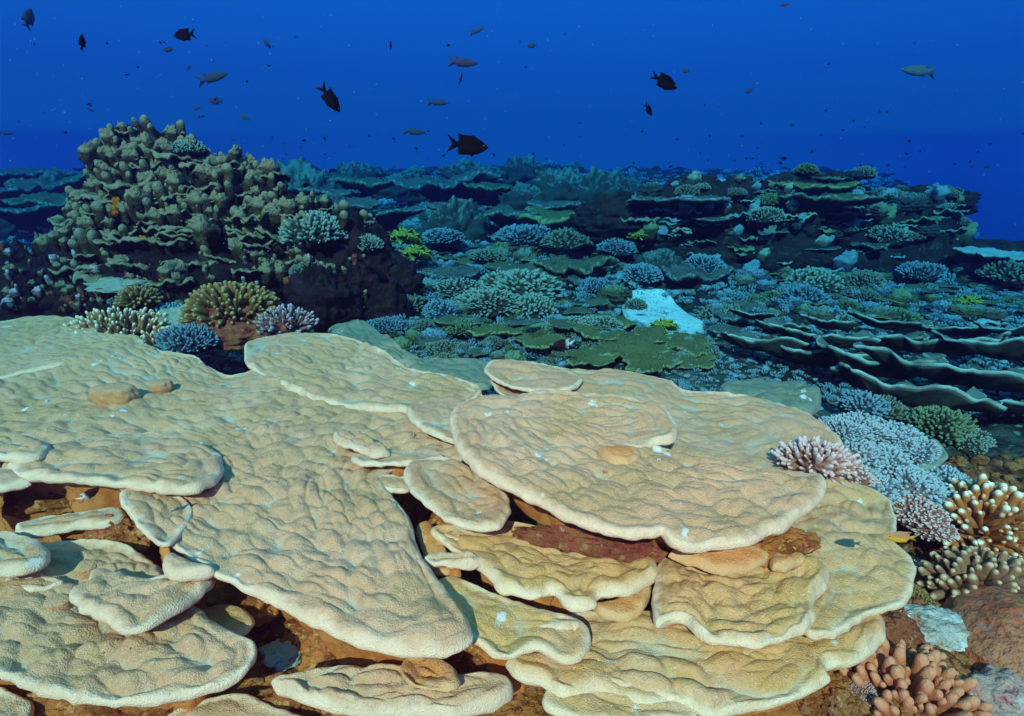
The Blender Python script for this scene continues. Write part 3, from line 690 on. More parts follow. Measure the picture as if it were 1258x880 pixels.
def table_mesh(seed, n=150, m=34, knobs=0.05, thick=0.09, stem=0.45, irr=0.2, wave=0.08, freq=15):
    """table coral of unit radius: knobbly top, thin ragged edge, flaring stem"""
    a, r = disc_outline(seed, n, irr)
    r = r * (1 + .05 * vnoise(P3(np.cos(a) * 14, np.sin(a) * 14, seed), 8) + .18 * fbm(P3(np.cos(a) * 3.4, np.sin(a) * 3.4, seed), 2, 8) - .30 * sstep(.30, .55, fbm(P3(np.cos(a) * 2.2, np.sin(a) * 2.2, seed + 9), 2, 3)))
    k = np.linspace(0.03, 1, m); k = 1 - (1 - k) ** 1.15
    X = k[:, None] * r * np.cos(a); Y = k[:, None] * r * np.sin(a)
    p = P3(X, Y, seed * 1.7); F1, _ = worley(p * np.array((freq, freq, 1)), seed)
    z = wave * fbm(p * np.array((1.6, 1.6, 1)), 2, seed) + knobs * (1 - F1 * 1.6) + knobs * .7 * fbm(p * np.array((9, 9, 1)), 2, seed)
    kk = np.repeat(k, n); z = z + 0.05 * kk ** 2 - thick * 0.5 * sstep(0.93, 1.0, kk)
    V = [np.stack([X.ravel(), Y.ravel(), z], 1)]; A = [np.clip(0.55 + 0.45 * (1 - F1) * 1.1 - .1, 0, 1) * (0.6 + 0.4 * sstep(.8, 1, kk))]
    ze = z.reshape(m, n)[-1]
    for f, dz in ((0.97, .5), (0.9, .9), (0.7, 1.5), (0.45, 2.6), (0.28, 4.2), (0.2, stem / thick), (0.26, stem / thick * 1.4)):
        V.append(np.stack([f * r * np.cos(a), f * r * np.sin(a), ze * (f if f > .5 else 0.2) - thick * dz + .01 * vnoise(P3(a * 5, f * 9, seed), 3)], 1)); A.append(np.full(n, 0.25 if f > .85 else 0.0))
    V = np.vstack(V); A = np.concatenate(A)
    F = grid_faces(n, m + 7, True); c = len(V); V = np.vstack([V, [[0, 0, z[:n].mean()]]]); A = np.r_[A, .6]
    q = np.arange(n); fan = np.stack([np.full(n, c), (q + 1) % n, q], 1)
    return mesh_np('table_coral', V, [F[:, ::-1], fan[:, ::-1]], True, {'tip': A})

def scroll_mesh(seed, n=110, m=18):
    """half-disc ruffled sheet that rises towards a curled free edge"""
    a = np.linspace(-0.15 * np.pi, 1.15 * np.pi, n); k = np.linspace(0.06, 1, m)
    r = 1 + 0.14 * fbm(P3(np.cos(a) * 1.6, np.sin(a) * 1.6, seed), 3, seed) * 1.7 + 0.03 * np.sin(a * 17 + seed)
    X = k[:, None] * r * np.cos(a); Y = -k[:, None] * r * np.sin(a) * 0.8
    p = P3(X, Y, seed); kk = np.repeat(k, n)
    z = 0.22 * kk ** 2.5 + 0.20 * kk * fbm(p * np.array((2.2, 2.2, 1)), 2, seed + 3) + 0.02 * fbm(p * np.array((14, 14, 1)), 2, seed) 
    th = 0.05
    top = np.stack([X.ravel(), Y.ravel(), z], 1); q = 1 - sstep(.95, 1, kk) * .5
    bot = top.copy()[::1]; bot[:, 2] -= th * (1 + 3.0 * (1 - kk)); 
    top = top.reshape(m, n, 3); bot = bot.reshape(m, n, 3)[::-1]; bot[0] *= np.array((.985, .985, 1))
    V = np.concatenate([top, bot], 0).reshape(-1, 3)
    A = np.concatenate([0.45 + 0.2 * vnoise(p * np.array((8, 8, 1)), 4) + 0.5 * sstep(.93, .99, kk), np.r_[np.full(n, .9), np.zeros(n * (m - 1))]])
    return mesh_np('scroll_coral', V, grid_faces(n, 2 * m, False), True, {'tip': np.clip(A, 0, 1)})

random.seed(5)
FING = branch_meshes('white', 0.18, 0.125, 10, 6, 6, True, .35)
FINGT = branch_meshes('stub', 0.34, 0.30, 10, 5, 4, False, 0.18)
SALM = branch_meshes('salmon', 0.20, 0.17, 10, 6, 5, True, 0.2)
PINKB = branch_meshes('pink', 0.10, 0.05, 7, 4, 4, True)
BUSH = [bush_mesh(s, n=n, flat=f, r=r, L=l, fork=k) for s, n, f, r, l, k in ((1, 380, .5, .036, .20, 0), (2, 300, .7, .045, .26, 1), (3, 420, .4, .034, .16, 0), (4, 220, .6, .06, .22, 0), (5, 320, .65, .036, .24, 1), (6, 340, .5, .045, .18, 0))]
TABLE = [table_mesh(s, irr=i, wave=w) for s, i, w in ((11, .28, .16), (12, .34, .2), (13, .24, .14), (14, .36, .24), (15, .3, .18))]
SCROLL = [scroll_mesh(s) for s in (21, 22, 23, 24, 25)]
def boulder_mesh(s, seg=44, rings=26, amp=.3, freq=1.7, r=(1, 1, .75)):
    V, Q, T, A = blob(s, r, amp, freq, seg, rings); return mesh_np('boulder', V, Q, True, {'tip': A})
def head_mesh(s, seg=120, rings=60):
    th = np.linspace(0.0, np.pi, rings); ph = np.linspace(0, 2 * np.pi, seg, endpoint=False)
    T, P_ = np.meshgrid(th, ph, indexing='ij')
    d = np.stack([np.sin(T) * np.cos(P_), np.sin(T) * np.sin(P_), np.cos(T)], -1).reshape(-1, 3)
    F1, F2 = worley(d * 4.2 + s, s); G1, G2 = worley(d * 11 + s, s + 1)
    lay = np.abs(((d[:, 2] * 3.2 + .6 * fbm(d * 2.5 + s, 2, s)) % 1) - .5) * 2          # shelving
    k = 1 + .34 * fbm(d * 1.7 + s * 3.3, 3, s) + .22 * (.6 - F1) + .10 * (.5 - G1) + .16 * (lay - .5) + .08 * fbm(d * 14 + s, 2, s)
    V = d * k[:, None] * np.array((1, 1, .8)); V[:, 2] = np.maximum(V[:, 2], -.3)
    return mesh_np('boulder_coral', V, grid_faces(seg, rings, True)[:, ::-1], True, {'tip': np.clip(.25 + .5 * d[:, 2] + .5 * (.5 - G1), 0, 1)})  # tip paints tops lighter, sides and pits darker, as shade in the colour
BOULD = [head_mesh(s) for s in (31, 32, 33, 34)]

def put(name, me, mat, loc, s, label, cat, group=None, rz=None, tilt=(0, 0)):
    """a single-mesh thing sharing mesh data; its material sits on the object so alike meshes can differ in colour"""
    o = bpy.data.objects.new(name, me)
    if not me.materials: me.materials.append(mat)
    o.material_slots[0].link = 'OBJECT'; o.material_slots[0].material = mat
    COL.objects.link(o); o.location = loc
    o.rotation_euler = (tilt[0], tilt[1], random.uniform(0, 6.28) if rz is None else rz)
    o.scale = s if hasattr(s, '__len__') else (s, s, s)
    return tag(o, label, cat, group) if label else o

def child(name, me, mat, parent, loc, rot, s):
    o = bpy.data.objects.new(name, me)
    if not me.materials: me.materials.append(mat)
    o.material_slots[0].link = 'OBJECT'; o.material_slots[0].material = mat
    COL.objects.link(o); o.parent = parent; o.location = loc
    o.rotation_mode = 'QUATERNION'; o.rotation_quaternion = rot
    o.scale = s if hasattr(s, '__len__') else (s, s, s)
    return o

# ------------------------------------------------------------------ finger colonies, each branch a part
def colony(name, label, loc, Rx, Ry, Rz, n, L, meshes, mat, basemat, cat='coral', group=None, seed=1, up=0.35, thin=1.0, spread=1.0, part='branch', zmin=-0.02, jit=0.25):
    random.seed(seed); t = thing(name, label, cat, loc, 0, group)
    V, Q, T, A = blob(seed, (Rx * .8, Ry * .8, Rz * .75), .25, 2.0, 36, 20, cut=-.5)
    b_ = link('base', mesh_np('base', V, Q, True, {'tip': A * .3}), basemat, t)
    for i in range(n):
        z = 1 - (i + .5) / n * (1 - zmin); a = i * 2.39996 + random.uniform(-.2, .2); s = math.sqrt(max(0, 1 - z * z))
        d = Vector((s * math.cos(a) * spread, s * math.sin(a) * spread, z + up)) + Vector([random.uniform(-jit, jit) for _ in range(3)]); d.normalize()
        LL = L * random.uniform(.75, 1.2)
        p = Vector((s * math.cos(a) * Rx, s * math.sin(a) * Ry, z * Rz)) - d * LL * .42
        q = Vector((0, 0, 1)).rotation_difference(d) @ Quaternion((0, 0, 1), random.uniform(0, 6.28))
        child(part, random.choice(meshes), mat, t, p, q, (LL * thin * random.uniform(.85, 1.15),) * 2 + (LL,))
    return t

def col_at(px, py, z): return on_z(px, py, z)
colony('finger_coral', 'orange-brown finger coral with bright white tips at the right border', on_z(1200, 660, 0.10), .11, .115, .17, 115, .15, FING, M_FINGER, M_REDROCK, seed=3, up=.15, thin=.62)
colony('finger_coral', 'stubby brown and cream finger coral below the white-tipped one at the right border', on_z(1200, 722, 0.10), .16, .085, .10, 120, .08, FINGT, M_STUB, M_REDROCK, seed=4, thin=.52, up=.3)
colony('finger_coral', 'salmon-coloured thick finger coral in the bottom right corner', on_z(1108, 880, 0.02), .17, .16, .12, 140, .12, SALM, M_SALMON, M_SUB, seed=5, thin=.64, up=.3, spread=1.2)
colony('finger_coral', 'brown finger coral with cream-white knobs, beside the far left plates', on_z(150, 415, 0.38), .28, .18, .12, 130, .16, FING, M_FINGER_G, M_PURPLE, seed=6, thin=.52, up=.5)
colony('finger_coral', 'small cluster of cream-tipped fingers right of the larger white-knobbed cluster', on_z(198, 428, 0.38), .09, .09, .07, 24, .12, FING, M_FINGER_G, M_PURPLE, seed=16, thin=.6, up=.5)
colony('cauliflower_coral', 'round olive-brown cauliflower coral at the foot of the coral tower', on_z(288, 388, 0.52), .29, .22, .19, 240, .10, FINGT, M_BROWNCAUL, M_REDROCK, seed=7, thin=.46, up=.15)
colony('cauliflower_coral', 'small olive cauliflower coral half in shade left of the round brown one', on_z(172, 372, 0.55), .12, .10, .10, 80, .075, FINGT, M_BROWNCAUL, M_PURPLE, seed=8, thin=.5, up=.1)
colony('knobby_coral', 'lilac-grey knobby coral right of the round brown cauliflower coral', on_z(352, 404, 0.46), .17, .13, .10, 80, .11, FING, M_LILAC, M_REDROCK, seed=9, thin=.6, up=.3)
colony('fan_coral', 'spiky pink and white fan coral on the edge of the broad smooth plate', on_z(1000, 574, 0.50), .09, .05, .04, 80, .11, PINKB, M_PINKTIP, M_PINKTIP, seed=10, thin=1.15, up=.5, spread=1.2)
# field of pale soft coral to the right of the plates
sites = [(1050, 548, .33, .14), (1085, 560, .30, .15), (1070, 590, .30, .12), (1115, 585, .28, .14), (1125, 622, .26, .11), (1098, 530, .32, .14), (1058, 520, .36, .12), (1040, 575, .33, .12), (1140, 600, .25, .12),
         (1120, 545, .30, .12), (1160, 585, .24, .12), (1142, 640, .22, .09), (1036, 522, .38, .10)]
desc = ['left of the purple fish', 'right of the purple fish', 'just right of the spiky pink fan coral', 'near the large finger coral', 'beside the yellow fish', 'under the purple fish', 'at the tip of the broad smooth plate',
        'touching the broad smooth plate', 'left of the white-tipped finger coral', 'near the little flat green plate', 'behind the white-tipped finger coral', 'just above the yellow fish', 'farthest from the camera']
SOFT = [bush_mesh(60 + s, n=340, flat=.5, r=.048, L=.22, fork=True) for s in range(3)]
for i, ((px, py, z, s), d_) in enumerate(zip(sites, desc)):
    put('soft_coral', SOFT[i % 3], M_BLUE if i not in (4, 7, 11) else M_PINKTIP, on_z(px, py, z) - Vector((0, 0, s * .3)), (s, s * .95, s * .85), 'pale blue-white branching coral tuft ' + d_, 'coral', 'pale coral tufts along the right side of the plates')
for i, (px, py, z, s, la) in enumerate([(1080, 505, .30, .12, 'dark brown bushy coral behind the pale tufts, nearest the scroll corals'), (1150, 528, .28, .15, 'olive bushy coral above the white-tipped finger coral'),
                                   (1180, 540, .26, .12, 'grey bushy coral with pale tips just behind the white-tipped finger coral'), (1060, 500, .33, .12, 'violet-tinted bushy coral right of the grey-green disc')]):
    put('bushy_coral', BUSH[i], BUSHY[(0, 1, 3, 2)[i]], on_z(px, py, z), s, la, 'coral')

for i, (px, py, s, mt, la) in enumerate([(1052, 800, .035, 2, 'small purplish knob coral left of the salmon finger coral'), (1180, 800, .03, 3, 'little cream tuft beside the pale sandy patch'), (1210, 775, .04, 1, 'small rusty-brown tuft against the big boulder'), (1128, 735, .04, 3, 'small pale tuft at the edge of the large olive plate'),
        (1090, 830, .03, 1, 'tiny brown tuft between the lowest plate and the salmon finger coral'), (1120, 700, .05, 0, 'dark tuft between the plate edge and the stubby finger coral'), (1060, 850, .03, 0, 'tiny dark tuft in the red crevice at the bottom right')]):
    put('bushy_coral', BUSH[i % 6], (M_PINKTIP, M_STUB, M_LILAC, M_BROWNCAUL)[mt], on_sea(px, py), s * 1.3, la, 'coral')
# pink crust, boulder and sand in the lower right corner
def rock_thing(name, label, loc, r, mat, seed, seg=110, rings=64, amp=.22, freq=1.6, cat='rock', rz=0, rot=(0, 0), cut=-.3, detail=5, parent=None):
    V, Q, T, A = blob(seed, r, amp, freq, seg, rings, cut=cut, detail=detail)
    o = link(name, mesh_np(name, V, Q, True, {'tip': A}), mat, parent, loc=loc, rot=(rot[0], rot[1], rz))
    return (tag(o, label, cat) if parent is None else o), V
rock_thing('boulder', 'smooth reddish-brown fleshy boulder in the lower right corner', on_z(1270, 830, 0.05), (.23, .27, .20), M_BOULDER, 71, amp=.08)
rock_thing('crust_coral', 'pale pink crusty plate with a magenta edge at the bottom right corner', on_sea(1228, 872) + Vector((0, 0, .02)), (.11, .09, .07), M_PINKROCK, 72, amp=.3, cat='coral')
rock_thing('rubble_patch', 'pale sandy patch between the finger corals at the right', on_sea(1150, 768) + Vector((0, 0, -.005)), (.12, .085, .035), M_SANDY, 73, amp=.25)
rock_thing('rock', 'dark red encrusted rock beside the right edge of the lowest plates', on_sea(1100, 778) + Vector((0, 0, .0)), (.07, .06, .05), M_REDROCK, 74, amp=.3)
rock_thing('rock', 'pinkish rock ledge under the stubby brown finger coral', on_sea(1192, 750) + Vector((0, 0, .01)), (.12, .035, .04), M_PINKROCK, 75, amp=.3)
rock_thing('rock', 'long red and magenta encrusted rock wedged under the round top plate', on_z(728, 668, 0.37), (.25, .048, .045), M_REDROCK, 76, amp=.25, rz=R(-14), freq=2.4)
rock_thing('rock', 'small rusty rock under the right end of the round top plate', on_z(960, 672, 0.40), (.14, .05, .04), M_SUB, 77, amp=.3, rz=R(20))
for i, (px, py, z, r, la) in enumerate([(60, 620, .22, (.20, .06, .08), 'rust-orange crevice rock behind the slim shelf on the left'), (150, 660, .22, (.12, .06, .08), 'crumbly rusty rock at the right end of the left crevice'),
        (300, 745, .12, (.12, .06, .07), 'rusty rock in the dark crevice below the big plate'), (400, 790, .08, (.14, .07, .08), 'orange-brown rock under the front edge of the big plate'),
        (500, 815, .08, (.12, .05, .06), 'rust rock behind the brown disc'), (590, 812, .10, (.08, .05, .06), 'brown knobbly rock between two pale plates at the bottom'),
        (560, 640, .25, (.09, .09, .09), 'brown rock beneath the wrinkled curled plate'), (120, 872, .05, (.2, .06, .08), 'golden-brown crust below the wide lower left plate'), (360, 870, .04, (.12, .06, .06), 'orange crust at the bottom border left of centre'),
        (210, 868, .06, (.10, .05, .06), 'golden rubble lump under the right side of the wide lower left plate')]):
    rock_thing('rock', la, on_z(px, py, z), r, M_SUB, 80 + i, seg=80, rings=44, amp=.35, freq=2.2)
rock_thing('boulder', 'grey-green rounded lump with a blue-grey ball in the lower left crevice', on_z(345, 805, .10), (.06, .04, .035), M_TEAL, 95, 60, 40, .35, cat='coral')

# ================================================================== coral tower on the left
TW = thing('coral_tower', 'tall dark coral tower covered in olive knobs and ruffled ledges on the left', 'coral head', (-1.9, 5.0, 0.0))
blocks = [((-3.1, 5.15, .30), (1.2, .85, .75)), ((-3.2, 5.2, .82), (.95, .6, .66)), ((-3.38, 5.2, 1.36), (.50, .42, .46)), ((-2.80, 5.2, 1.12), (.52, .45, .42)), ((-2.25, 5.15, .68), (.62, .55, .58)), ((-1.75, 5.1, .45), (.62, .55, .58)), ((-1.45, 4.95, .25), (.52, .5, .46)),
          ((-3.95, 5.0, .40), (.75, .6, .50)), ((-4.5, 4.7, .22), (.8, .6, .55))]
bv, bf, off = [], [], 0
for i, (c, r) in enumerate(blocks):
    V, Q, T, A = blob(100 + i, r, .26, 2.6, 110, 60, cut=-.5, detail=5)
    V = V + np.array(c) - np.array((-1.9, 5.0, 0.0)); bv.append(V); bf.append(Q + off); off += len(V)
TV = np.vstack(bv); TF = np.vstack(bf)
link('rock', mesh_np('rock', TV, TF, True, {'tip': np.zeros(len(TV))}), M_PURPLE, TW)
TOWER_BVH = BVHTree.FromPolygons([tuple(v) for v in (TV + np.array((-1.9, 5.0, 0))).tolist()], TF.tolist())

def column_mesh(s):
    V, Q, T, A = capsule(1.0, .30, .25, 18, 10, bend=.08 * (s % 3 - 1), lump=.42, seed=s, cap=5)
    return mesh_np('knob', V, [Q, T], True, {'tip': A})
def fan_mesh(s):
    V, Q, T, A = blob(s, (.56, .17, .66), .30, 2.4, 48, 30, cut=-.9); V[:, 1] += .12 * np.sin(V[:, 0] * 6 + s); V *= (1 + .10 * fbm(V * 7 + s, 2, s))[:, None]; V[:, 2] += .5
    return mesh_np('fan', V, Q, True, {'tip': np.clip(V[:, 2], 0, 1)})
def ledge_mesh(s, n=60, m=12):
    a = np.linspace(-.1 * np.pi, 1.1 * np.pi, n); k = np.linspace(.05, 1, m)
    r = 1 + .28 * fbm(P3(np.cos(a) * 2.4, np.sin(a) * 2.4, s), 3, s) * 1.5
    X = k[:, None] * r * np.cos(a); Y = -k[:, None] * r * np.sin(a) * .75; kk = np.repeat(k, n); p = P3(X, Y, s)
    z = .16 * kk + .42 * kk * fbm(p * np.array((2.6, 2.6, 1)), 2, s) + .09 * fbm(p * np.array((9, 9, 1)), 2, s)
    top = np.stack([X.ravel(), Y.ravel(), z], 1).reshape(m, n, 3); bot = top.copy()[::-1]; bot[..., 2] -= .13; bot[0] *= np.array((.96, .96, 1)); top[-1, :, 2] -= .04
    return mesh_np('ledge', np.concatenate([top, bot]).reshape(-1, 3), grid_faces(n, 2 * m), True, {'tip': np.r_[.4 + .5 * kk, np.full(n, .8), np.zeros(n * (m - 1))]})
COLM = [column_mesh(s) for s in range(4)]; FANM = [fan_mesh(s) for s in (41, 42, 43, 44)]; LEDM = [ledge_mesh(s) for s in (51, 52, 53, 54, 55)]

def stick(px, py, kind, size, parent=TW, bvh=TOWER_BVH, mat=None, lean=0.35, origin=None, d=None, sunk=.25):
    dr = (d or ray(px, py)).normalized(); h = bvh.ray_cast(origin or CAM, dr)
    if h[0] is None: return None
    p, n = h[0], h[1]
    if n.dot(dr) > 0: n = -n
    k = size * (px_size(p) if origin is None else 1)
    nn = Vector((n.x, n.y, max(n.z, 0))); 
    yaw = math.atan2(nn.x, -nn.y) if nn.length > .05 else random.uniform(0, 6)
    base = p - parent.location
    if kind == 'knob':
        ax = (Vector((0, 0, 1)) + n * lean + Vector((random.uniform(-.15, .15), random.uniform(-.1, .1), 0))).normalized()
        q = Vector((0, 0, 1)).rotation_difference(ax); me = random.choice(COLM)
        return child('knob', me, mat or M_TOWER, parent, base - ax * k * .35, q, (k * random.uniform(.75, 1.05), k * random.uniform(.75, 1.05), k * 1.25))
    if kind == 'fan':
        q = Quaternion((0, 0, 1), yaw + random.uniform(-.4, .4)) @ Quaternion((1, 0, 0), .25)
        return child('fan', random.choice(FANM), mat or M_TOWER, parent, base - Vector((0, 0, k * .45)) + n * .1 * k, q, (k, k * 1.3, k))
    if kind == 'ledge':
        q = Quaternion((0, 0, 1), yaw) @ Quaternion((1, 0, 0), random.uniform(-.25, .05))
        return child('ledge', random.choice(LEDM), mat or M_TOWER, parent, base - n * k * .25, q, (k, k, k * .8))
random.seed(21)
for px, py, kd, s in [(185, 165, 'knob', 34), (205, 160, 'knob', 34), (182, 178, 'fan', 30), (208, 170, 'fan', 30), (165, 170, 'knob', 22), (142, 170, 'knob', 26), (120, 195, 'fan', 44), (128, 190, 'knob', 30), (145, 185, 'knob', 26),
        (245, 175, 'fan', 30), (225, 180, 'fan', 26), (120, 240, 'ledge', 40), (155, 222, 'ledge', 44), (185, 205, 'ledge', 40), (105, 232, 'fan', 26), (125, 215, 'knob', 26), (160, 228, 'knob', 26),
        (235, 200, 'ledge', 46), (262, 198, 'ledge', 40), (285, 195, 'fan', 34), (275, 185, 'ledge', 40), (300, 205, 'fan', 26), (318, 228, 'fan', 40), (316, 250, 'ledge', 34), (282, 225, 'knob', 36), (270, 238, 'fan', 28),
        (160, 250, 'knob', 32), (183, 262, 'knob', 34), (195, 250, 'knob', 28), (170, 268, 'knob', 34), (183, 280, 'knob', 36), (200, 275, 'knob', 30), (210, 262, 'knob', 26), (225, 245, 'knob', 28), (240, 255, 'fan', 44), (250, 290, 'fan', 52), (225, 240, 'ledge', 30),
        (125, 270, 'knob', 36), (108, 250, 'fan', 34), (95, 262, 'knob', 30), (85, 268, 'ledge', 34), (70, 280, 'ledge', 40), (110, 305, 'knob', 40), (125, 308, 'knob', 44), (142, 310, 'knob', 34), (170, 300, 'ledge', 44), (150, 285, 'ledge', 36),
        (215, 300, 'ledge', 36), (195, 305, 'knob', 24), (160, 330, 'ledge', 44), (130, 345, 'ledge', 44), (110, 335, 'ledge', 40), (215, 340, 'fan', 44), (205, 350, 'ledge', 36), (235, 325, 'ledge', 36), (300, 310, 'fan', 44), (285, 300, 'knob', 36), (272, 312, 'ledge', 30), (300, 290, 'ledge', 40),
        (330, 270, 'fan', 40), (345, 262, 'knob', 28), (330, 290, 'ledge', 40), (350, 280, 'fan', 36), (310, 265, 'ledge', 34), (255, 320, 'knob', 30), (230, 285, 'ledge', 34), (215, 285, 'ledge', 30), (205, 225, 'ledge', 26), (140, 230, 'knob', 30),
        (30, 290, 'ledge', 60), (10, 285, 'ledge', 50), (25, 275, 'knob', 26), (8, 272, 'knob', 26), (45, 280, 'knob', 22), (60, 300, 'fan', 26), (340, 330, 'knob', 22), (365, 325, 'knob', 20), (325, 320, 'knob', 20), (385, 335, 'knob', 18)]:
    stick(px, py, kd, s * (.72 if kd == 'knob' else .62 if kd == 'fan' else .85))
for i in range(520):                       # smaller knobs and ledges between, in view
    px, py = random.uniform(60, 400), random.uniform(145, 345)
    if py > 290 and random.random() < .5: continue
    stick(px, py, random.choice(['knob', 'knob', 'ledge', 'fan', 'fan']), random.uniform(8, 24))
for i in range(60):                        # and a few round the sides and back
    a = random.uniform(0, 6.28); o = Vector((-2.4 + 4 * math.cos(a), 5.1 + 4 * math.sin(a), random.uniform(1.0, 3)))
    stick(0, 0, random.choice(['knob', 'ledge']), random.uniform(.12, .25), origin=o, d=(Vector((-2.4 + random.uniform(-.8, .8), 5.1, .8)) - o))
for i in range(210):                       # dim encrusting growths low on the tower
    px, py = random.choice([(random.uniform(60, 230), random.uniform(330, 380)), (random.uniform(300, 450), random.uniform(290, 400)), (random.uniform(0, 110), random.uniform(285, 380))])
    stick(px, py, random.choice(['knob', 'fan']), random.uniform(5, 13), mat=random.choice([M_LILAC, M_PURPLE, M_REDROCK, M_TOWER, M_TOWER]))
# orange sponges and purple growths low in its shade
for px, py, s in [(147, 258, 12), (140, 262, 9), (182, 296, 8), (188, 302, 6)]:
    d = ray(px, py).normalized(); h = TOWER_BVH.ray_cast(CAM, d)
    if h[0]:
        V, Q, T, A = blob(int(px), (1, .6, 1.3), .4, 2.2, 24, 14, cut=-1)
        o = link('sponge', mesh_np('sponge', V * s * .6 * px_size(h[0]), Q), M_SPONGE, TW, loc=h[0] - TW.location + h[1] * .06)
        o['label'] = 'bright orange encrusting sponge'
# corals growing on the tower are things of their own
def on_tower(px, py, dz=0.0):
    h = TOWER_BVH.ray_cast(CAM, ray(px, py).normalized()); return (h[0] if h[0] else on_z(px, py, .5)) + Vector((0, 0, dz))
for i, (px, py, s, mt, la) in enumerate([(388, 285, .30, 3, 'pale bristly bushy coral on the right shoulder of the coral tower'), (232, 182, .17, 3, 'small bristly grey coral near the top of the coral tower'),
         (452, 300, .16, 3, 'small pale bushy coral at the right foot of the coral tower'), (210, 385, .18, 2, 'blue-grey coral rubble clump between the two cauliflower corals'), (150, 368, .10, 3, 'tiny pale round coral above the white-knobbed finger coral'),
         (330, 350, .16, 0, 'dark brown stubby coral in the shade under the bristly shoulder coral'), (380, 330, .18, 0, 'dark twiggy coral below the pale bristly coral'), (235, 415, .2, 2, 'grey-green tuft at the edge of the dark gap')]):
    c = on_tower(px, py) if py < 340 else on_z(px, py, .45)
    put('bushy_coral', BUSH[(1, 5, 1, 3, 2, 3, 3, 0)[i]], BUSHY[mt], c - Vector((0, 0, s * .2)), s, la, 'coral')
for i, (px, py, z, r, la, mt) in enumerate([(60, 365, .35, (.55, .25, .28), 'dark purple-crusted rock wall left of the white-knobbed finger coral', M_PURPLE), (285, 412, .40, (.42, .2, .14), 'dark red rock under the round brown cauliflower coral', M_REDROCK),
          (222, 400, .40, (.22, .2, .12), 'pale blue-grey rock at the tower foot', M_TEAL), (400, 375, .35, (.3, .3, .3), 'black shaded rock right of the lilac knobby coral', M_PURPLE), (145, 352, .55, (.25, .15, .06), 'pale grey slab in shade at the tower foot', M_TEAL)]):
    rock_thing('rock', la, on_z(px, py, z), r, mt, 120 + i, seg=90, rings=50, amp=.3, freq=2.2)

# ================================================================== reef ridge on the right with overhanging tables
RG = thing('reef_ridge', 'long dark undercut reef ridge topped with table corals on the right horizon', 'reef', (3.2, 7.4, 0.0))
rb = [((5.72, 7.35, 1.02), (.58, .36, .22)), ((1.6, 7.5, .80), (.75, .5, .30)), ((2.0, 7.7, .55), (1.1, .7, .62)), ((3.0, 7.6, .60), (1.3, .8, .78)), ((4.2, 7.6, .62), (1.3, .8, .76)), ((5.2, 7.3, .55), (.9, .7, .62)), ((5.6, 7.5, .40), (.7, .5, .66)), ((6.4, 7.2, .0), (1.4, .8, .55)),
      ((3.6, 7.0, .28), (1.5, .6, .42)), ((5.0, 6.7, .10), (1.3, .5, .45))]
bv, bf, off = [], [], 0
for i, (c, r) in enumerate(rb):
    V, Q, T, A = blob(150 + i, r, .24, 2.4, 100, 50, cut=-.8)
    V = V + np.array(c) - np.array((3.2, 7.4, 0.0)); bv.append(V); bf.append(Q + off); off += len(V)
RV = np.vstack(bv); RF = np.vstack(bf)
link('rock', mesh_np('rock', RV, RF, True, {'tip': np.zeros(len(RV))}), M_DARK, RG)
RIDGE_BVH = BVHTree.FromPolygons([tuple(v) for v in (RV + np.array((3.2, 7.4, 0))).tolist()], RF.tolist())
for i in range(150):
    stick(random.uniform(785, 1185), random.uniform(215, 300) if i < 120 else random.uniform(300, 375), random.choice(['fan', 'ledge', 'ledge']), random.uniform(7, 24), RG, RIDGE_BVH, random.choice(BUSHY))

def tab(px, py, y, rad, i, mt, la, sq=.7, th=1.0, tilt=(0, 0), rz=0, group=None):
    c = at_y(px, py, y)
    return put('table_coral', TABLE[i % 5], TABLEM[mt], c, (rad, rad * sq, rad * th), la, 'coral', group, rz, tilt)
G_T = 'table corals along the top of the right ridge'
for a in [(838, 243, 7.2, .82, 0, 2, 'wide flat table coral at the left end of the ridge', .8, .5), (905, 232, 7.6, .55, 1, 2, 'smaller bluish table coral behind the left end of the ridge', .8, .6, (.05, -.06)),
          (1005, 240, 6.9, .80, 3, 0, 'broad olive table coral jutting from the middle of the ridge', .7, .6), (1000, 225, 7.4, .70, 2, 1, 'upper table coral above the broad olive one on the ridge', .7, .6, (.1, 0)), (1010, 216, 7.8, .52, 4, 0, 'topmost ragged table coral of the ridge', .8, .7, (.05, .03)),
          (1072, 236, 7.6, .42, 1, 2, 'small table coral right of the topmost one', .8, .8), (1150, 243, 7.3, .38, 2, 2, 'tilted overhanging coral at the right end of the ridge', .7, 1.6, (.1, -.25)),
          (945, 240, 7.6, .40, 0, 0, 'little table coral between the left table and the broad olive one', .8, .7), (1085, 252, 7.2, .36, 3, 2, 'low crusty table coral behind the overhanging end', .8, 1.0),
          (1070, 300, 6.6, .32, 4, 2, 'small ragged table coral on the face of the ridge', .7, .8), (880, 268, 6.9, .34, 1, 2, 'dim ledge coral in the shade of the left table', .6, .5), (950, 285, 6.7, .3, 2, 2, 'dim ledge coral in the shade of the broad olive table', .6, .5),
          (1010, 305, 6.6, .26, 0, 2, 'faint ledge coral low in the dark face of the ridge', .6, .5), (1040, 262, 6.7, .3, 3, 2, 'thin ledge under the right side of the broad olive table', .6, .5)]:
    tab(*a[:7], *(a[7:] if len(a) > 7 else ()), rz=random.uniform(0, 6), group=G_T) if len(a) <= 9 else tab(a[0], a[1], a[2], a[3], a[4], a[5], a[6], a[7], a[8], a[9], 0.3, G_T)
bl = put('plate_coral', TABLE[2], M_PALEBLUE, at_y(1225, 312, 6.2), (.62, .30, .3), 'pale bleached blue plate coral at the far right border', 'coral', None, .2, (.08, .1))
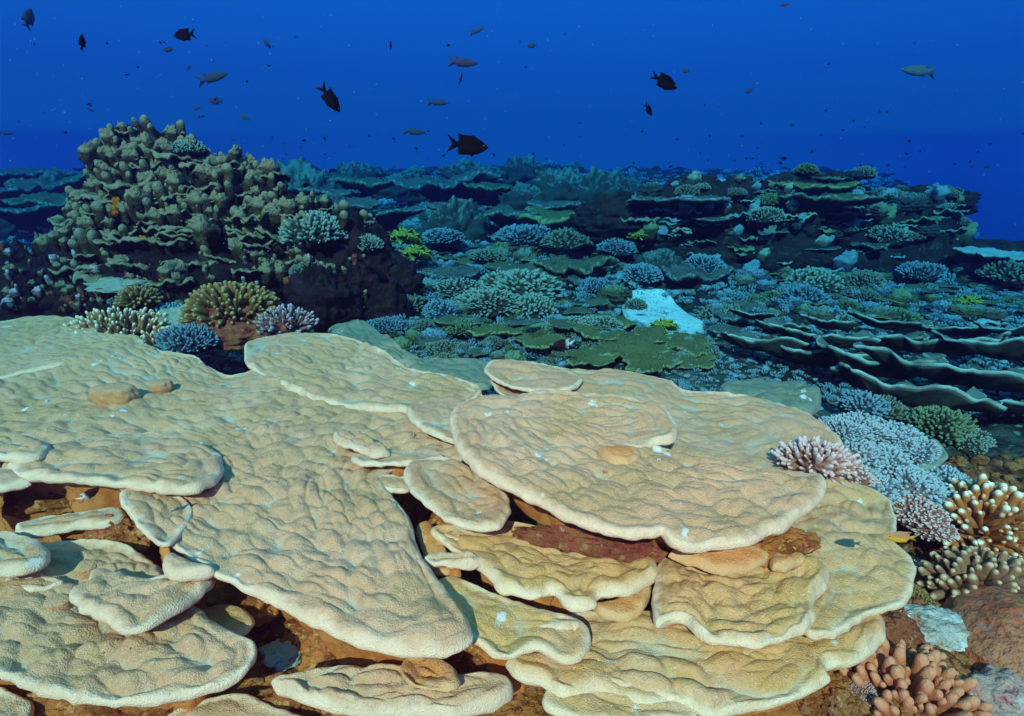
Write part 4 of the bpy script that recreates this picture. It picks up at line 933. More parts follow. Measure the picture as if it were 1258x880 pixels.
for i, (px, py, y, s, mt, la) in enumerate([(940, 262, 6.8, .26, 3, 'speckled pale bushy coral under the table corals of the ridge'), (1062, 212, 7.6, .17, 0, 'small round coral perched on top of the ridge'), (1120, 258, 7.2, .28, 2, 'lumpy grey coral at the overhanging right end of the ridge'),
          (1150, 238, 7.3, .30, 0, 'bushy coral crowning the overhanging right end'), (1095, 285, 6.7, .28, 3, 'pale tufted coral on the right face of the ridge'), (1240, 330, 5.9, .32, 0, 'rough brown coral head at the right border below the bleached plate'),
          (1130, 330, 6.0, .26, 2, 'grey bushy coral in front of the right end of the ridge'), (1065, 345, 5.7, .22, 0, 'dark bushy coral at the foot of the ridge, right of centre'), (1180, 375, 5.2, .2, 1, 'yellowish bush coral near the curved white coral'),
          (1000, 340, 5.9, .3, 3, 'pale blue knobby coral head at the foot of the ridge'), (985, 362, 5.4, .24, 2, 'blue-grey cone-shaped bush coral in front of the ridge'), (890, 385, 5.0, .28, 0, 'round dark bush coral right of the sand patch'), (868, 322, 6.2, .26, 2, 'violet-grey bushy coral below the left end of the ridge'),
          (782, 375, 5.2, .13, 0, 'small round dark bush coral on the left of the sand patch'), (840, 360, 5.6, .18, 0, 'dark bush coral behind the sand patch'), (1045, 395, 4.9, .28, 0, 'wide brown bush coral behind the scroll corals, left'), (1100, 392, 4.9, .26, 1, 'wide brown bush coral behind the scroll corals, middle'),
          (965, 400, 4.9, .22, 0, 'brown bush coral behind the scroll corals, nearest the sand patch')]):
    c = at_y(px, py, y); put('bushy_coral', BUSH[i % 6], BUSHY[mt], c - Vector((0, 0, s * .3)), s, la, 'coral', 'bushy corals on and below the right ridge')

# ------------------------------------------------------------------ stacked scroll corals on the right
SC = [(1000, 452, .62, .55, .3), (1075, 462, .60, .5, .25), (1160, 470, .62, .55, .2), (1230, 480, .60, .5, .1), (950, 440, .45, .4, .3), (1010, 430, .48, .4, .2), (1080, 436, .50, .4, .1), (1150, 440, .52, .45, .1), (1225, 445, .50, .4, .1),
      (960, 418, .36, .3, .2), (1020, 412, .36, .3, .1), (1090, 412, .40, .3, .1), (1170, 420, .42, .35, .1), (1240, 420, .42, .3, .0), (1120, 500, .5, .45, .2), (1210, 510, .5, .45, .2), (925, 402, .3, .25, .1)]
SC += [(910, 432, .3, 0, 0), (1040, 478, .42, 0, 0), (1120, 455, .4, 0, 0), (1195, 458, .42, 0, 0), (1250, 452, .4, 0, 0), (985, 462, .34, 0, 0), (1110, 428, .34, 0, 0), (1055, 400, .26, 0, 0), (1200, 400, .3, 0, 0), (1180, 492, .4, 0, 0)]
SD = ['long front-left edge', 'front edge left of centre', 'front edge right of centre', 'front right at the border', 'left end', 'second row, left', 'second row, middle', 'second row, right of middle', 'second row at the right border', 'back row, leftmost',
      'back row, second from left', 'back row, middle', 'back row, right of middle', 'back row at the right border', 'lowest row, nearest the pale tufts', 'lowest row, nearest the finger coral', 'small one nearest the sand patch', 'small one at the far left of the stack', 'short one low in the front left', 'short one in the middle of the front', 'short one right of the middle', 'short one at the right border, middle height', 'short one in the lower left of the stack', 'short one between second and back rows', 'tiny one at the back', 'small one under the arched coral', 'short one in the lowest right part']
for i, ((px, py, z, s, dz), de) in enumerate(zip(SC, SD)):
    c = on_z(px, py - 14, .20 + .06 * (i % 3))
    put('scroll_coral', SCROLL[i % 5], M_SCROLL, c, (s * random.uniform(.75, 1.0), s * random.uniform(.5, .62), s * random.uniform(.6, .9)), 'ruffled grey scroll coral sheet, ' + de, 'coral', 'stacked scroll corals on the right', rz=random.uniform(-.35, .05), tilt=(random.uniform(-.22, -.06), random.uniform(-.02, .12)))
# curved upright white-edged coral
def arc_coral():
    n, w = 40, 10; a = np.linspace(.1, math.pi * .95, n); V = []
    for j in range(w):
        th = 2 * np.pi * j / w
        rr = .15 + .022 * np.cos(th); V.append(np.stack([rr * np.cos(a), np.full(n, .05 * np.sin(th)) + .02 * np.sin(a * 5), rr * np.sin(a) * .7], 1))
    V = np.stack(V, 1).reshape(-1, 3)
    return mesh_np('curved_coral', V, grid_faces(w, n, True), True, {'tip': np.full(len(V), .95)})
o = link('curved_coral', arc_coral(), M_SCROLL, loc=at_y(1207, 408, 4.6)); tag(o, 'arched grey-white coral rim standing behind the scroll corals at the right', 'coral')

random.seed(77)
for i in range(46):
    px, py = random.uniform(785, 1185), random.uniform(205, 300)
    h = RIDGE_BVH.ray_cast(CAM, ray(px, py).normalized())
    if h[0] is None: continue
    s = px_size(h[0]) * random.uniform(7, 17); up_ = 'on the crest' if h[0].z > 1.05 else 'on the face'
    third = 'left part' if px < 910 else 'middle' if px < 1060 else 'right part'
    m_ = random.randrange(4); tone = ('brown', 'olive', 'slate-grey', 'pale')[m_] if i % 3 else 'dark'; sz = 'tiny' if s < .1 else 'small' if s < .14 else 'middling'
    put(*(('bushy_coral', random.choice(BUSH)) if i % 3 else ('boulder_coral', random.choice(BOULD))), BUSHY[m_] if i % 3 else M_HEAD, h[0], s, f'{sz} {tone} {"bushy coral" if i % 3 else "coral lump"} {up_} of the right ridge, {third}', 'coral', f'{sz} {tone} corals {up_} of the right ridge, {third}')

# ================================================================== named corals of the reef flat
for i, (px, py, y, rad, mt, sq, th, la) in enumerate([
        (765, 428, 3.75, .34, 1, .45, .6, 'broad ragged yellow-green plate coral behind the round plates'), (812, 442, 3.5, .28, 1, .45, .6, 'ragged yellow-green plate coral nearest the broad smooth plate'), (665, 418, 3.9, .24, 1, .5, .6, 'green plate coral left of the black and white fish'),
        (730, 408, 4.1, .27, 1, .5, .6, 'green plate coral beyond the black and white fish'), (845, 425, 3.8, .24, 1, .5, .6, 'yellow-green plate coral at the right end of the green patch'), (720, 440, 3.5, .22, 1, .5, .6, 'green plate coral right under the black and white fish'),
        (800, 412, 4.0, .22, 1, .5, .6, 'green plate coral between the sand patch and the ragged plate'), (855, 448, 3.45, .17, 1, .5, .6, 'little green plate coral at the right foot of the green patch'), (690, 398, 4.2, .18, 0, .5, .6, 'little olive plate coral above the black and white fish'), (620, 405, 4.2, .26, 1, .5, .5, 'small olive plate coral at the left end of the green patch'), (570, 395, 4.4, .22, 0, .6, .5, 'small tan plate coral in front of the pale bushes'),
        (700, 322, 6.4, .55, 0, .5, .5, 'flat olive table coral in the middle distance'), (640, 330, 6.2, .42, 0, .5, .5, 'flat olive table coral left of the middle one'), (560, 335, 6.0, .36, 2, .5, .5, 'grey table coral behind the leafy green coral'),
        (720, 262, 9.0, .95, 1, .9, .3, 'large pale green flat coral bed in the hazy middle distance'), (560, 255, 9.4, .55, 2, .6, .9, 'dark-edged table coral block in the hazy middle'), (625, 262, 9.0, .6, 2, .6, .9, 'second dark table block right of the first in the haze'),
        (395, 235, 9.5, .7, 2, .6, .6, 'hazy flat table coral behind the tower, upper'), (425, 248, 8.6, .6, 2, .6, .6, 'hazy flat table coral behind the tower, lower'), (745, 395, 4.6, .25, 1, .6, .7, 'pale round plate coral left of the sand patch'),
        (850, 335, 5.9, .55, 2, .4, .5, 'long bluish shelf coral above the sand patch'), (930, 395, 4.6, .42, 2, .5, .5, 'grey shelf coral left of the scroll corals'), (905, 415, 4.3, .3, 2, .5, .5, 'grey shelf coral between the green patch and scroll corals')]):
    c = at_y(px, py, y); gz = sea_z(c.x, c.y)
    put('table_coral', TABLE[(i * 2 + 1) % 5], TABLEM[mt], Vector((c.x, c.y, max(c.z, gz + .05))), (rad, rad * sq * 1.5, rad * max(th, .9)), la, 'coral', 'flat corals on the reef floor', random.uniform(0, 6), (random.uniform(0, .1), random.uniform(-.05, .05)))
for i, (px, py, y, s, la) in enumerate([(495, 292, 6.9, .32, 'yellow-green leafy coral right of the tower, upper lobe'), (510, 312, 6.4, .28, 'yellow-green leafy coral right of the tower, lower lobe'), (785, 290, 7.0, .2, 'yellow-green tuft in the middle distance'), (815, 400, 4.5, .16, 'yellow-green tuft in front of the sand patch'),
                                     (880, 440, 3.9, .12, 'bright green tuft beside the ragged green plate'), (1190, 372, 5.2, .18, 'yellow-green tuft behind the arched coral')]):
    c = at_y(px, py, y); t = thing('leaf_coral', la, 'coral', c - Vector((0, 0, s * .35)), 0, 'yellow-green leafy corals')
    for k in range(9):
        a = k * .7; child('leaf', LEDM[k % 5], M_GREEN, t, (s * .35 * math.cos(a * 2.4), s * .3 * math.sin(a * 2.4), s * (.1 + .05 * k)), Quaternion((0, 0, 1), a * 2.1) @ Quaternion((1, 0, 0), -.5), (s * .5, s * .5, s * .5))
for i, (px, py, y, rad, la) in enumerate([(20, 212, 13, 1.3, 'topmost faint table coral at the left border'), (75, 222, 12, 1.0, 'faint table coral left of the tower, second from the top'), (15, 235, 10.5, .9, 'hazy table coral at the left border, middle'), (70, 245, 9.8, .8, 'hazy table coral left of the tower, lower'),
        (25, 258, 8.8, .7, 'lowest hazy table coral at the left border'), (440, 222, 13, 1.2, 'faint table coral on the horizon right of the tower'), (540, 222, 13, 1.3, 'faint table coral on the horizon, left of centre'), (610, 232, 12, .9, 'faint table coral before the horizon, centre'),
        (475, 262, 8.6, .6, 'shaded table coral in the haze right of the tower'), (780, 245, 9.5, .6, 'hazy table coral touching the left end of the ridge'), (680, 250, 10, .7, 'dark table coral below the tall central block')]):
    c = at_y(px, py, y); gz = sea_z(c.x, c.y)
    put('table_coral', TABLE[(i * 3) % 5], TABLEM[(2, 0)[i % 2]], Vector((c.x, c.y, max(c.z, gz + .1))), (rad, rad * .8, rad * .8), la, 'coral', 'faint table corals of the far reef', random.uniform(0, 6), (random.uniform(0, .1), random.uniform(-.06, .06)))
for i, (px, py, y, s, la) in enumerate([(690, 235, 11.5, 1.0, 'tall block-shaped coral head on the central horizon'), (740, 240, 11.0, .75, 'rounded coral head right of the tall central block'), (650, 250, 11.0, .7, 'dark coral head left of the tall central block'),
        (368, 222, 10.5, .62, 'hazy knobbed coral head right of the tower on the horizon'), (492, 232, 15.0, .8, 'faint blue coral head on the left horizon'), (560, 275, 8.6, .62, 'dark coral head with a flat top in the hazy middle'), (640, 215, 17.0, 1.0, 'faint blue coral head behind the central block'),
        (50, 238, 12.0, .8, 'faint broad coral mound at the left border'), (20, 226, 16.0, .9, 'palest far mound behind the left border'), (805, 330, 6.6, .4, 'dark brown coral boulder under the left end of the ridge'), (440, 225, 15.5, 1.0, 'pale blue far mound behind the tower'), (590, 225, 15, 1.2, 'low blue mound on the horizon left of the centre')]):
    c = at_y(px, py, y); gz = sea_z(c.x, c.y); t = max(.25 * s, c.z + .6 * min(s, 1.) - gz)
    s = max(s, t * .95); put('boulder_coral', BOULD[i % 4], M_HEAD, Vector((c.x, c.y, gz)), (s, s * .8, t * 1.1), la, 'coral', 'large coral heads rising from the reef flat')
for i, (px, py, y, s, mt, la) in enumerate([(490, 368, 4.9, .34, 0, 'dense brown-grey bush coral right of the dark tower foot'), (545, 375, 4.8, .30, 2, 'dense grey bush coral, second from the tower foot'), (600, 365, 4.9, .36, 3, 'wide pale bush coral in the middle of the reef flat'), (655, 372, 4.8, .32, 3, 'wide pale bush coral left of the sand patch'),
        (560, 345, 5.5, .42, 3, 'broad pale brown bush coral dome behind the others'), (640, 348, 5.4, .40, 3, 'broad pale bush coral dome, right neighbour of the first'), (570, 398, 4.3, .20, 1, 'round olive knobbly coral in front of the pale domes'), (700, 395, 4.4, .2, 3, 'small pale round coral behind the green plates'),
        (735, 400, 4.3, .22, 3, 'flat pale bush coral right of the small round one'), (520, 395, 4.4, .18, 0, 'small dark bush coral near the grey sloping plate'), (475, 395, 4.4, .2, 2, 'grey bush coral above the sloping grey plate'), (545, 288, 7.6, .34, 2, 'violet-grey bush coral beyond the leafy green coral'),
        (640, 285, 7.6, .44, 2, 'large grey-blue bush coral dome in the middle distance'), (700, 290, 7.3, .40, 0, 'large brown bush coral dome in the middle distance'), (760, 300, 7.0, .34, 2, 'blue bush coral left of the ridge'), (600, 310, 6.8, .26, 0, 'dark low bush coral in the middle distance'),
        (735, 345, 5.6, .28, 2, 'blue-grey bush coral above the sand patch, left'), (790, 335, 5.9, .3, 2, 'blue-grey bush coral above the sand patch, right'), (450, 345, 5.6, .22, 2, 'bluish bush coral tucked beside the tower')]):
    c = at_y(px, py, y); gz = sea_z(c.x, c.y)
    s *= .85; put('bushy_coral', BUSH[(i * 5) % 6], BUSHY[mt], Vector((c.x, c.y, max(c.z - s * .3, gz))), (s * random.uniform(.9, 1.4), s * random.uniform(.8, 1.1), s * random.uniform(.6, 1)), la, 'coral', 'bushy corals in the middle of the reef flat')
put('dead_coral', TABLE[3], M_PALEBLUE, at_y(788, 340, 5.9), (.30, .14, .3), 'pale blue-white dead coral slab leaning behind the sand patch', 'coral', None, .9, (.35, -.2))

# ------------------------------------------------------------------ scattered corals
LM = [(40, 240, 'the faint mound at the left border'), (400, 225, 'the hazy flat table behind the tower'), (395, 285, 'the bristly coral on the tower shoulder'), (500, 300, 'the yellow-green leafy coral'), (492, 215, 'the faint blue head on the left horizon'),
      (560, 270, 'the dark flat-topped head'), (625, 262, 'the dark table block'), (690, 222, 'the tall central block'), (740, 235, 'the rounded head by the central block'), (720, 262, 'the pale green coral bed'), (640, 290, 'the grey-blue dome'), (700, 322, 'the flat olive table'),
      (560, 345, 'the pale brown dome'), (640, 348, 'the second pale dome'), (490, 368, 'the dark tower foot'), (820, 375, 'the sand patch'), (765, 425, 'the ragged yellow-green plate'), (665, 415, 'the black and white fish'), (570, 397, 'the round olive knobbly coral'),
      (520, 440, 'the sloping grey-green plate'), (850, 335, 'the bluish shelf coral'), (760, 300, 'the blue bush below the ridge'), (985, 362, 'the cone-shaped blue coral'), (1045, 390, 'the wide brown bush'), (1130, 330, 'the right end of the ridge'), (1225, 312, 'the bleached blue plate'),
      (1205, 395, 'the arched coral'), (1240, 340, 'the rough brown head at the right border'), (930, 395, 'the grey shelf coral'), (1240, 285, 'the right border slope'), (590, 225, 'the low blue mound'), (640, 210, 'the faint head behind the central block')]
USED = {}
def zone(px, py, spx):
    a = min(LM, key=lambda q: (q[0] - px) ** 2 + (2.2 * (q[1] - py)) ** 2)
    dx, dy = px - a[0], 2.2 * (py - a[1])
    rel = ('right of' if dx > 0 else 'left of') if abs(dx) > abs(dy) else ('in front of' if dy > 0 else 'behind')
    far = 'just ' if math.hypot(dx, dy) < 38 else ''
    size = 'tiny' if spx < 13 else 'small' if spx < 17 else 'medium' if spx < 22 else 'largish'
    return size, far + rel + ' ' + a[2]
random.seed(99)
taken = []
kinds = {'bush': 0, 'plate': 0, 'lump': 0}
tries = 0
while sum(kinds.values()) < 790 and tries < 14000:
    tries += 1
    px = random.uniform(-60, 1320); py = 212 + (random.random() ** 1.15) * 235
    if px < 430 and py > 250: continue
    if 755 < px < 880 and 345 < py < 402: continue
    if px > 880 and py > 395: continue
    if px > 780 and py < 300 and px < 1190: continue
    h = on_sea(px, py)
    if h is None or h.y < 3.3 or h.y > 28: continue
    pxm = px_size(h)
    k = random.choices(['bush', 'plate', 'lump'], (.55, .25, .2))[0]
    if kinds[k] >= 290: continue
    s = pxm * random.uniform(8, 22) * (1.0 if py > 260 else .8)
    s = min(max(s, .07), .9)
    if any((h.x - a) ** 2 + (h.y - b_) ** 2 < (.60 * (s + c)) ** 2 for a, b_, c in taken): continue
    taken.append((h.x, h.y, s)); kinds[k] += 1
    d, w = zone(px, py, s / pxm)
    if k == 'bush':
        m_ = random.choices(range(4), (.35, .25, .25, .15))[0]; tone = ('brown', 'olive', 'slate-grey', 'pale')[m_]
        put('bushy_coral', random.choice(BUSH), BUSHY[m_], h - Vector((0, 0, s * .15)), (s * random.uniform(.75, 1.35), s * random.uniform(.75, 1.1), s * random.uniform(.6, 1.1)), f'{d} {tone} bushy coral {w}', 'coral', f'{d} {tone} bushy corals {w}')
    elif k == 'plate':
        m_ = random.randrange(3); tone = ('olive', 'green', 'grey')[m_]
        put('table_coral', random.choice(TABLE), TABLEM[m_], h + Vector((0, 0, s * .22)), (s * 1.15, s * random.uniform(.6, .95), s * .75), f'{d} {tone} table coral {w}', 'coral', f'{d} {tone} table corals {w}', None, (random.uniform(-.12, .12), random.uniform(-.12, .12)))
    else:
        m_ = random.randrange(3); tone = ('brown', 'olive', 'slate-grey')[m_]
        put('boulder_coral', random.choice(BOULD), BUSHY[m_], h - Vector((0, 0, s * .1)), (s, s, s * random.uniform(.7, 1.2)), f'{d} {tone} rounded lump {w}', 'coral', f'{d} {tone} rounded coral lumps {w}')

# coral rubble and turf tufts nobody could count
def rubble():
    r2 = np.random.default_rng(3); parts = []
    protos = []
    for s in range(4):
        V, Q, T, A = blob(200 + s, (1, .8, .6), .4, 2, 8, 6); protos.append((V, Q, T, .5 + .4 * A))
    for s in range(4):
        pp = []
        for j in range(7):
            V, Q, T, A = capsule(1.1, .17, .12, 5, 2, seed=j, cap=2, bend=.1)
            a = j * 2.4; pp.append((orient(V, (math.cos(a) * (.3 + .12 * j), math.sin(a) * (.3 + .12 * j), 1)), Q, T, A))
        J = join(pp); protos.append((J[0], J[1][0], J[1][1], J[2]))
    n = 0
    while n < 13000:
        px = r2.uniform(-80, 1340); py = 214 + 300 * r2.random() ** 1.2
        h = on_sea(px, py)
        if h is None or h.y > 26: n += 1; continue
        if 765 < px < 872 and 352 < py < 398 and r2.random() < .45: n += 1; continue
        s = px_size(h) * r2.uniform(2.2, 8); V, Q, T, A = protos[r2.integers(8) if r2.random() < .4 else 4 + r2.integers(4)]
        a = r2.uniform(0, 6.28); M = np.array([[math.cos(a), -math.sin(a), 0], [math.sin(a), math.cos(a), 0], [0, 0, 1]])
        parts.append((V @ M.T * s * np.array((1, 1, r2.uniform(.6, 1.3))) + np.array(h), Q, T, A)); n += 1
    J = join(parts)
    o = link('coral_rubble', mesh_np('coral_rubble', J[0], J[1], True, {'tip': J[2]}), BUSHY[2]); o['kind'] = 'stuff'
    o['label'] = 'small coral rubble and tufts strewn over the reef floor'
rubble()
def crust():
    r2 = np.random.default_rng(5); parts = []
    pr = [blob(220 + s, (1, .8, .7), .4, 2, 12, 8) for s in range(5)]
    for n in range(1500):
        px = r2.uniform(-60, 1320); py = r2.uniform(560, 900)
        if n > 700: px = r2.uniform(1030, 1320); py = r2.uniform(560, 900)
        h = on_sea(px, py)
        if h is None: continue
        s = px_size(h) * r2.uniform(3, 10); V, Q, T, A = pr[r2.integers(5)]; a = r2.uniform(0, 6.28); M = np.array([[math.cos(a), -math.sin(a), 0], [math.sin(a), math.cos(a), 0], [0, 0, 1]])
        parts.append((V @ M.T * s + np.array(h), Q, T, A))
    J = join(parts); o = link('crusty_growth', mesh_np('crusty_growth', J[0], J[1], True, {'tip': J[2]}), M_RUST); o['kind'] = 'stuff'; o['label'] = 'rusty and pink crusty growth covering the rock under the plates'
crust()

# ================================================================== fish
def fish_mats():
    def mk(name, top, low, tail=None, lo=.35, hi=.6):
        m, t, b = new_mat(name, .7, .08); co = coords(t); s = t.nodes.new('ShaderNodeSeparateXYZ'); t.links.new(co, s.inputs[0])
        c = mixc(t, ramp(t, s.outputs['Z'], -.10, .12), low, top)
        if tail: c = mixc(t, ramp(t, s.outputs['X'], -.05, -.25), c, tail)
        c = mixc(t, ramp(t, voro(t, co, 30), .2, .5, 0, .3), c, tuple(x * .5 for x in top))
        t.links.new(c, b.inputs['Base Color']); return m
    return {'black': mk('black fish', (.003, .0025, .004), (.008, .007, .006)), 'grey': mk('grey fish', (.035, .055, .10), (.05, .08, .12)), 'pale': mk('pale silver fish', (.05, .10, .13), (.08, .17, .18)),  # bluish grey fish: haze of distance put into their colour
            'yellow': mk('yellow and purple fish', (.45, .22, .12), (.95, .55, .02), None), 'purple': mk('purple fish', (.06, .03, .16), (.10, .04, .2)), 'bw': mk('black fish with white tail', (.03, .012, .012), (.04, .015, .015), (.75, .78, .75)),
            'purplegrey': mk('purplish fish', (.05, .045, .10), (.07, .06, .12)), 'eye': new_mat('fish eye', .2, .6)[0]}
FM = fish_mats(); FM['eye'].node_tree.nodes['Principled BSDF'].inputs['Base Color'].default_value = (.07, .07, .06, 1)

def fin_mesh(name, pts, th=.012):
    """a thin double-sided fin with real thickness from an outline in the x-z plane"""
    p = np.array(pts, float); n = len(p); c = p.mean(0)
    V = np.vstack([np.c_[p[:, 0], np.full(n, th * .3), p[:, 1]], np.c_[p[:, 0], np.full(n, -th * .3), p[:, 1]], [[c[0], th, c[1]]], [[c[0], -th, c[1]]]])
    i = np.arange(n); j = (i + 1) % n
    T = np.vstack([np.stack([i, j, np.full(n, 2 * n)], 1), np.stack([j + n, i + n, np.full(n, 2 * n + 1)], 1)])
    return V, np.stack([j, i, i + n, j + n], 1), T, np.zeros(len(V))

def fish_body(depth=.21, width=.085, slim=1.0):
    xs = np.linspace(.5, -.30, 22); u = (xs + .30) / .80
    hgt = depth * np.clip(np.sin(np.pi * np.clip(u, 0, 1) ** .80) ** .72, .02, 1) + .035 * (1 - u)
    hgt[0] = .004
    wd = width * np.sin(np.pi * np.clip(u, 0, 1) ** .75) ** .7 + .012 * (1 - u); wd[0] = .003
    a = np.linspace(0, 2 * np.pi, 14, endpoint=False)
    V = np.stack([np.repeat(xs[:, None], 14, 1), wd[:, None] * np.cos(a), hgt[:, None] * np.sin(a)], -1).reshape(-1, 3)
    return V, grid_faces(14, 22, True), np.zeros((0, 3), np.int32), np.zeros(len(V))

def fish_set(kind):
    deep = {'damsel': (.21, .085), 'slim': (.115, .06), 'oval': (.19, .075)}[kind]
    d = deep[0]
    P = {'body': [fish_body(*deep)]}
    f = {'damsel': 1.0, 'slim': .8, 'oval': .55}[kind]
    P['tail_fin'] = [fin_mesh('tail', [(-.27, .035), (-.36, .07 * f + .03), (-.56, .20 * f + .02), (-.50, .11 * f), (-.40, 0), (-.50, -.11 * f), (-.56, -.20 * f - .02), (-.36, -.07 * f - .03), (-.27, -.035)])]
    P['dorsal_fin'] = [fin_mesh('dorsal', [(.24, d * .80), (.12, d * 1.18), (-.04, d * 1.12), (-.16, d * .95 + .04), (-.30, d * .9 + .07 * f), (-.24, d * .40), (-.12, d * .45), (.05, d * .72)])]
    P['anal_fin'] = [fin_mesh('anal', [(.02, -d * .85), (-.10, -d * 1.12), (-.27, -d * .95 - .04 * f), (-.24, -d * .35), (-.12, -d * .45)])]
    V, Q, T, A = fin_mesh('pelvic', [(.18, -d * .85), (.08, -d * 1.30), (.02, -d * .85)]); P['pelvic_fin'] = [(V, Q, T, A)]
    V, Q, T, A = fin_mesh('pectoral', [(.22, -.01), (.10, .03), (.04, -.03), (.10, -.07)]); V = V.copy(); V[:, 1] += deep[1] * .9; P['pectoral_fin'] = [(V, Q, T, A)]
    eyes = []
    for s in (-1, 1):
        V, Q, T, A = blob(3, (.022, .012, .022), 0, 1, 12, 8, cut=-1); eyes.append(mesh_np('eye', V + np.array((.38, s * deep[1] * .62, .035)), Q))
    out = {k: mesh_np(k, *(lambda J: (J[0], J[1]))(join(v)), True) for k, v in P.items()}
    J = join([x for v in P.values() for x in v]); out['whole'] = mesh_np('fish', J[0], J[1], True); out['eyes'] = eyes
    return out
FS = {k: fish_set(k) for k in ('damsel', 'slim', 'oval')}

def fish(px, py, y, length_px, kind, mat, heading, pitch, label, roll=0.0, group=None):
    """heading: degrees, 0 swims to the right of the picture, 180 to the left, 90 away from the camera"""
    c = at_y(px, py, min(y, 6.2) if py < 100 else min(y, 8)); L = length_px * px_size(c)
    rot = Quaternion((0, 0, 1), R(heading)) @ Quaternion((0, 1, 0), R(-pitch)) @ Quaternion((1, 0, 0), R(roll))
    if length_px < 17:
        o = put('fish', FS[kind]['whole'], FM[mat], c, L, label, 'fish', group); o.rotation_mode = 'QUATERNION'; o.rotation_quaternion = rot; return o
    t = thing('fish', label, 'fish', c, 0, group); t.rotation_mode = 'QUATERNION'; t.rotation_quaternion = rot
    for k in ('body', 'tail_fin', 'dorsal_fin', 'anal_fin', 'pelvic_fin', 'pectoral_fin'):
        child(k, FS[kind][k], FM[mat], t, (0, 0, 0), Quaternion(), L)
    for e in FS[kind]['eyes']: child('eye', e, FM['eye'], t, (0, 0, 0), Quaternion(), L)
    return t
FISH = [(35, 22, 8.5, 26, 'damsel', 'grey', 75, 62, 'hazy grey fish swimming steeply upward in the top left corner'), (101, 52, 3.6, 20, 'oval', 'black', 80, 70, 'thin dark fish seen end-on, upper left'),
        (226, 43, 3.0, 27, 'damsel', 'black', 178, -5, 'black damselfish heading left near the top'), (206, 61, 6.5, 13, 'oval', 'purplegrey', 15, 12, 'small purplish fish just below the black damselfish at the top left'),
        (328, 54, 6, 12, 'oval', 'purplegrey', 40, -50, 'tiny purplish fish diving, upper left of centre'), (262, 95, 11, 38, 'slim', 'grey', 5, 14, 'long hazy pale fish heading right above the tower'), (264, 124, 6.5, 18, 'oval', 'purplegrey', 180, 4, 'purple-grey oval fish above the tower'),
        (300, 144, 4.5, 12, 'oval', 'grey', 15, -35, 'small olive fish right of the tower top, heading down'), (242, 133, 5, 9, 'oval', 'grey', 20, 22, 'small dark fish just above the tower top'), (406, 122, 2.9, 34, 'damsel', 'black', 30, -55, 'black damselfish diving to the right of the tower'),
        (480, 56, 4.5, 11, 'oval', 'black', 80, 75, 'tiny dark fish seen end-on near the top centre'), (586, 38, 12, 18, 'slim', 'grey', 5, 22, 'faint grey fish near the top centre'), (570, 77, 9, 36, 'slim', 'purplegrey', 3, -3, 'long purplish fish heading right in the top centre'),
        (566, 95, 10, 19, 'slim', 'purplegrey', 70, 60, 'faint fish turned steeply upward below the long purplish fish'), (539, 126, 9, 26, 'slim', 'grey', 5, -2, 'hazy grey fish heading right, upper of two in the centre'), (510, 162, 8, 27, 'slim', 'grey', 5, -4, 'hazy grey fish heading right, lower of two in the centre'),
        (576, 179, 2.6, 48, 'damsel', 'black', 4, -6, 'large black chromis with forked tail heading right, above the reef'), (653, 56, 12, 13, 'oval', 'grey', 200, -10, 'faint round fish near the top right of centre'), (817, 101, 3.0, 36, 'oval', 'black', 10, -22, 'black surgeonfish-like oval fish heading down to the right'),
        (797, 135, 4.2, 18, 'damsel', 'black', 35, -40, 'dark damselfish just below the black oval fish'), (842, 87, 10, 12, 'oval', 'grey', 10, -10, 'faint grey fish right above the black oval fish'), (1127, 87, 8, 42, 'slim', 'pale', 178, 5, 'pale silvery-green fish heading left at the upper right'),
        (920, 112, 7, 11, 'oval', 'purplegrey', 10, 22, 'small purple fish right of centre in open water'), (8, 164, 10, 16, 'slim', 'grey', 10, 0, 'faint slender fish at the left border'), (111, 135, 7, 8, 'oval', 'purplegrey', 10, -30, 'tiny purplish fish left above the tower'),
        (964, 6, 9, 12, 'slim', 'purplegrey', 5, 8, 'faint small fish at the top border'), (1081, 137, 7, 7, 'oval', 'purplegrey', 10, -30, 'tiny purple fish below the silvery fish'), (232, 83, 8, 7, 'oval', 'purplegrey', 20, 50, 'tiny faint fish between the tower top and the long hazy fish'),
        (375, 228, 5.5, 10, 'damsel', 'black', 50, 10, 'black fish right of the tower against the hazy coral'), (286, 171, 6, 8, 'oval', 'grey', 170, 10, 'little grey fish beside the tower slope'), (963, 195, 6, 9, 'damsel', 'black', 200, 0, 'small black damselfish above the ridge'),
        (692, 423, 3.3, 26, 'damsel', 'bw', 180, -3, 'dark fish with a white tail over the green plates'), (1072, 522, 2.3, 22, 'oval', 'purple', 70, -68, 'small purple fish diving among the pale tufts'), (1106, 660, 1.10, 38, 'oval', 'yellow', 178, 3, 'small bright yellow fish with a purplish back at the edge of the right plate'),
        (1172, 257, 6.8, 15, 'slim', 'pale', 80, -78, 'tiny pale fish hanging below the overhanging end of the ridge'), (110, 607, 1.22, 24, 'damsel', 'bw', 35, 25, 'black fish with a white tail hiding in the rusty crevice'), (1012, 628, 1.15, 10, 'oval', 'yellow', 20, 5, 'tiny orange fish peeking out under the round top plate')]
for f in FISH: fish(*f)
random.seed(4)
for i in range(120):
    px = random.uniform(330, 1258) if i < 105 else random.uniform(0, 330); py = random.gauss(196, 22) if i < 90 else random.uniform(30, 170)
    if px > 780: py = min(py, 205)
    if py > 232: continue
    side = 'left' if px < 560 else 'centre' if px < 800 else 'right'
    fish(px, max(py, 25), random.uniform(6, 12), random.uniform(3, 6.5), random.choice(['damsel', 'oval']), random.choice(['black', 'black', 'purplegrey']), random.uniform(0, 360), random.uniform(-30, 30),
         f'tiny dark speck-like fish hovering in the {side} of the open water', group=f'tiny dark fish hovering in the open water, {side}')

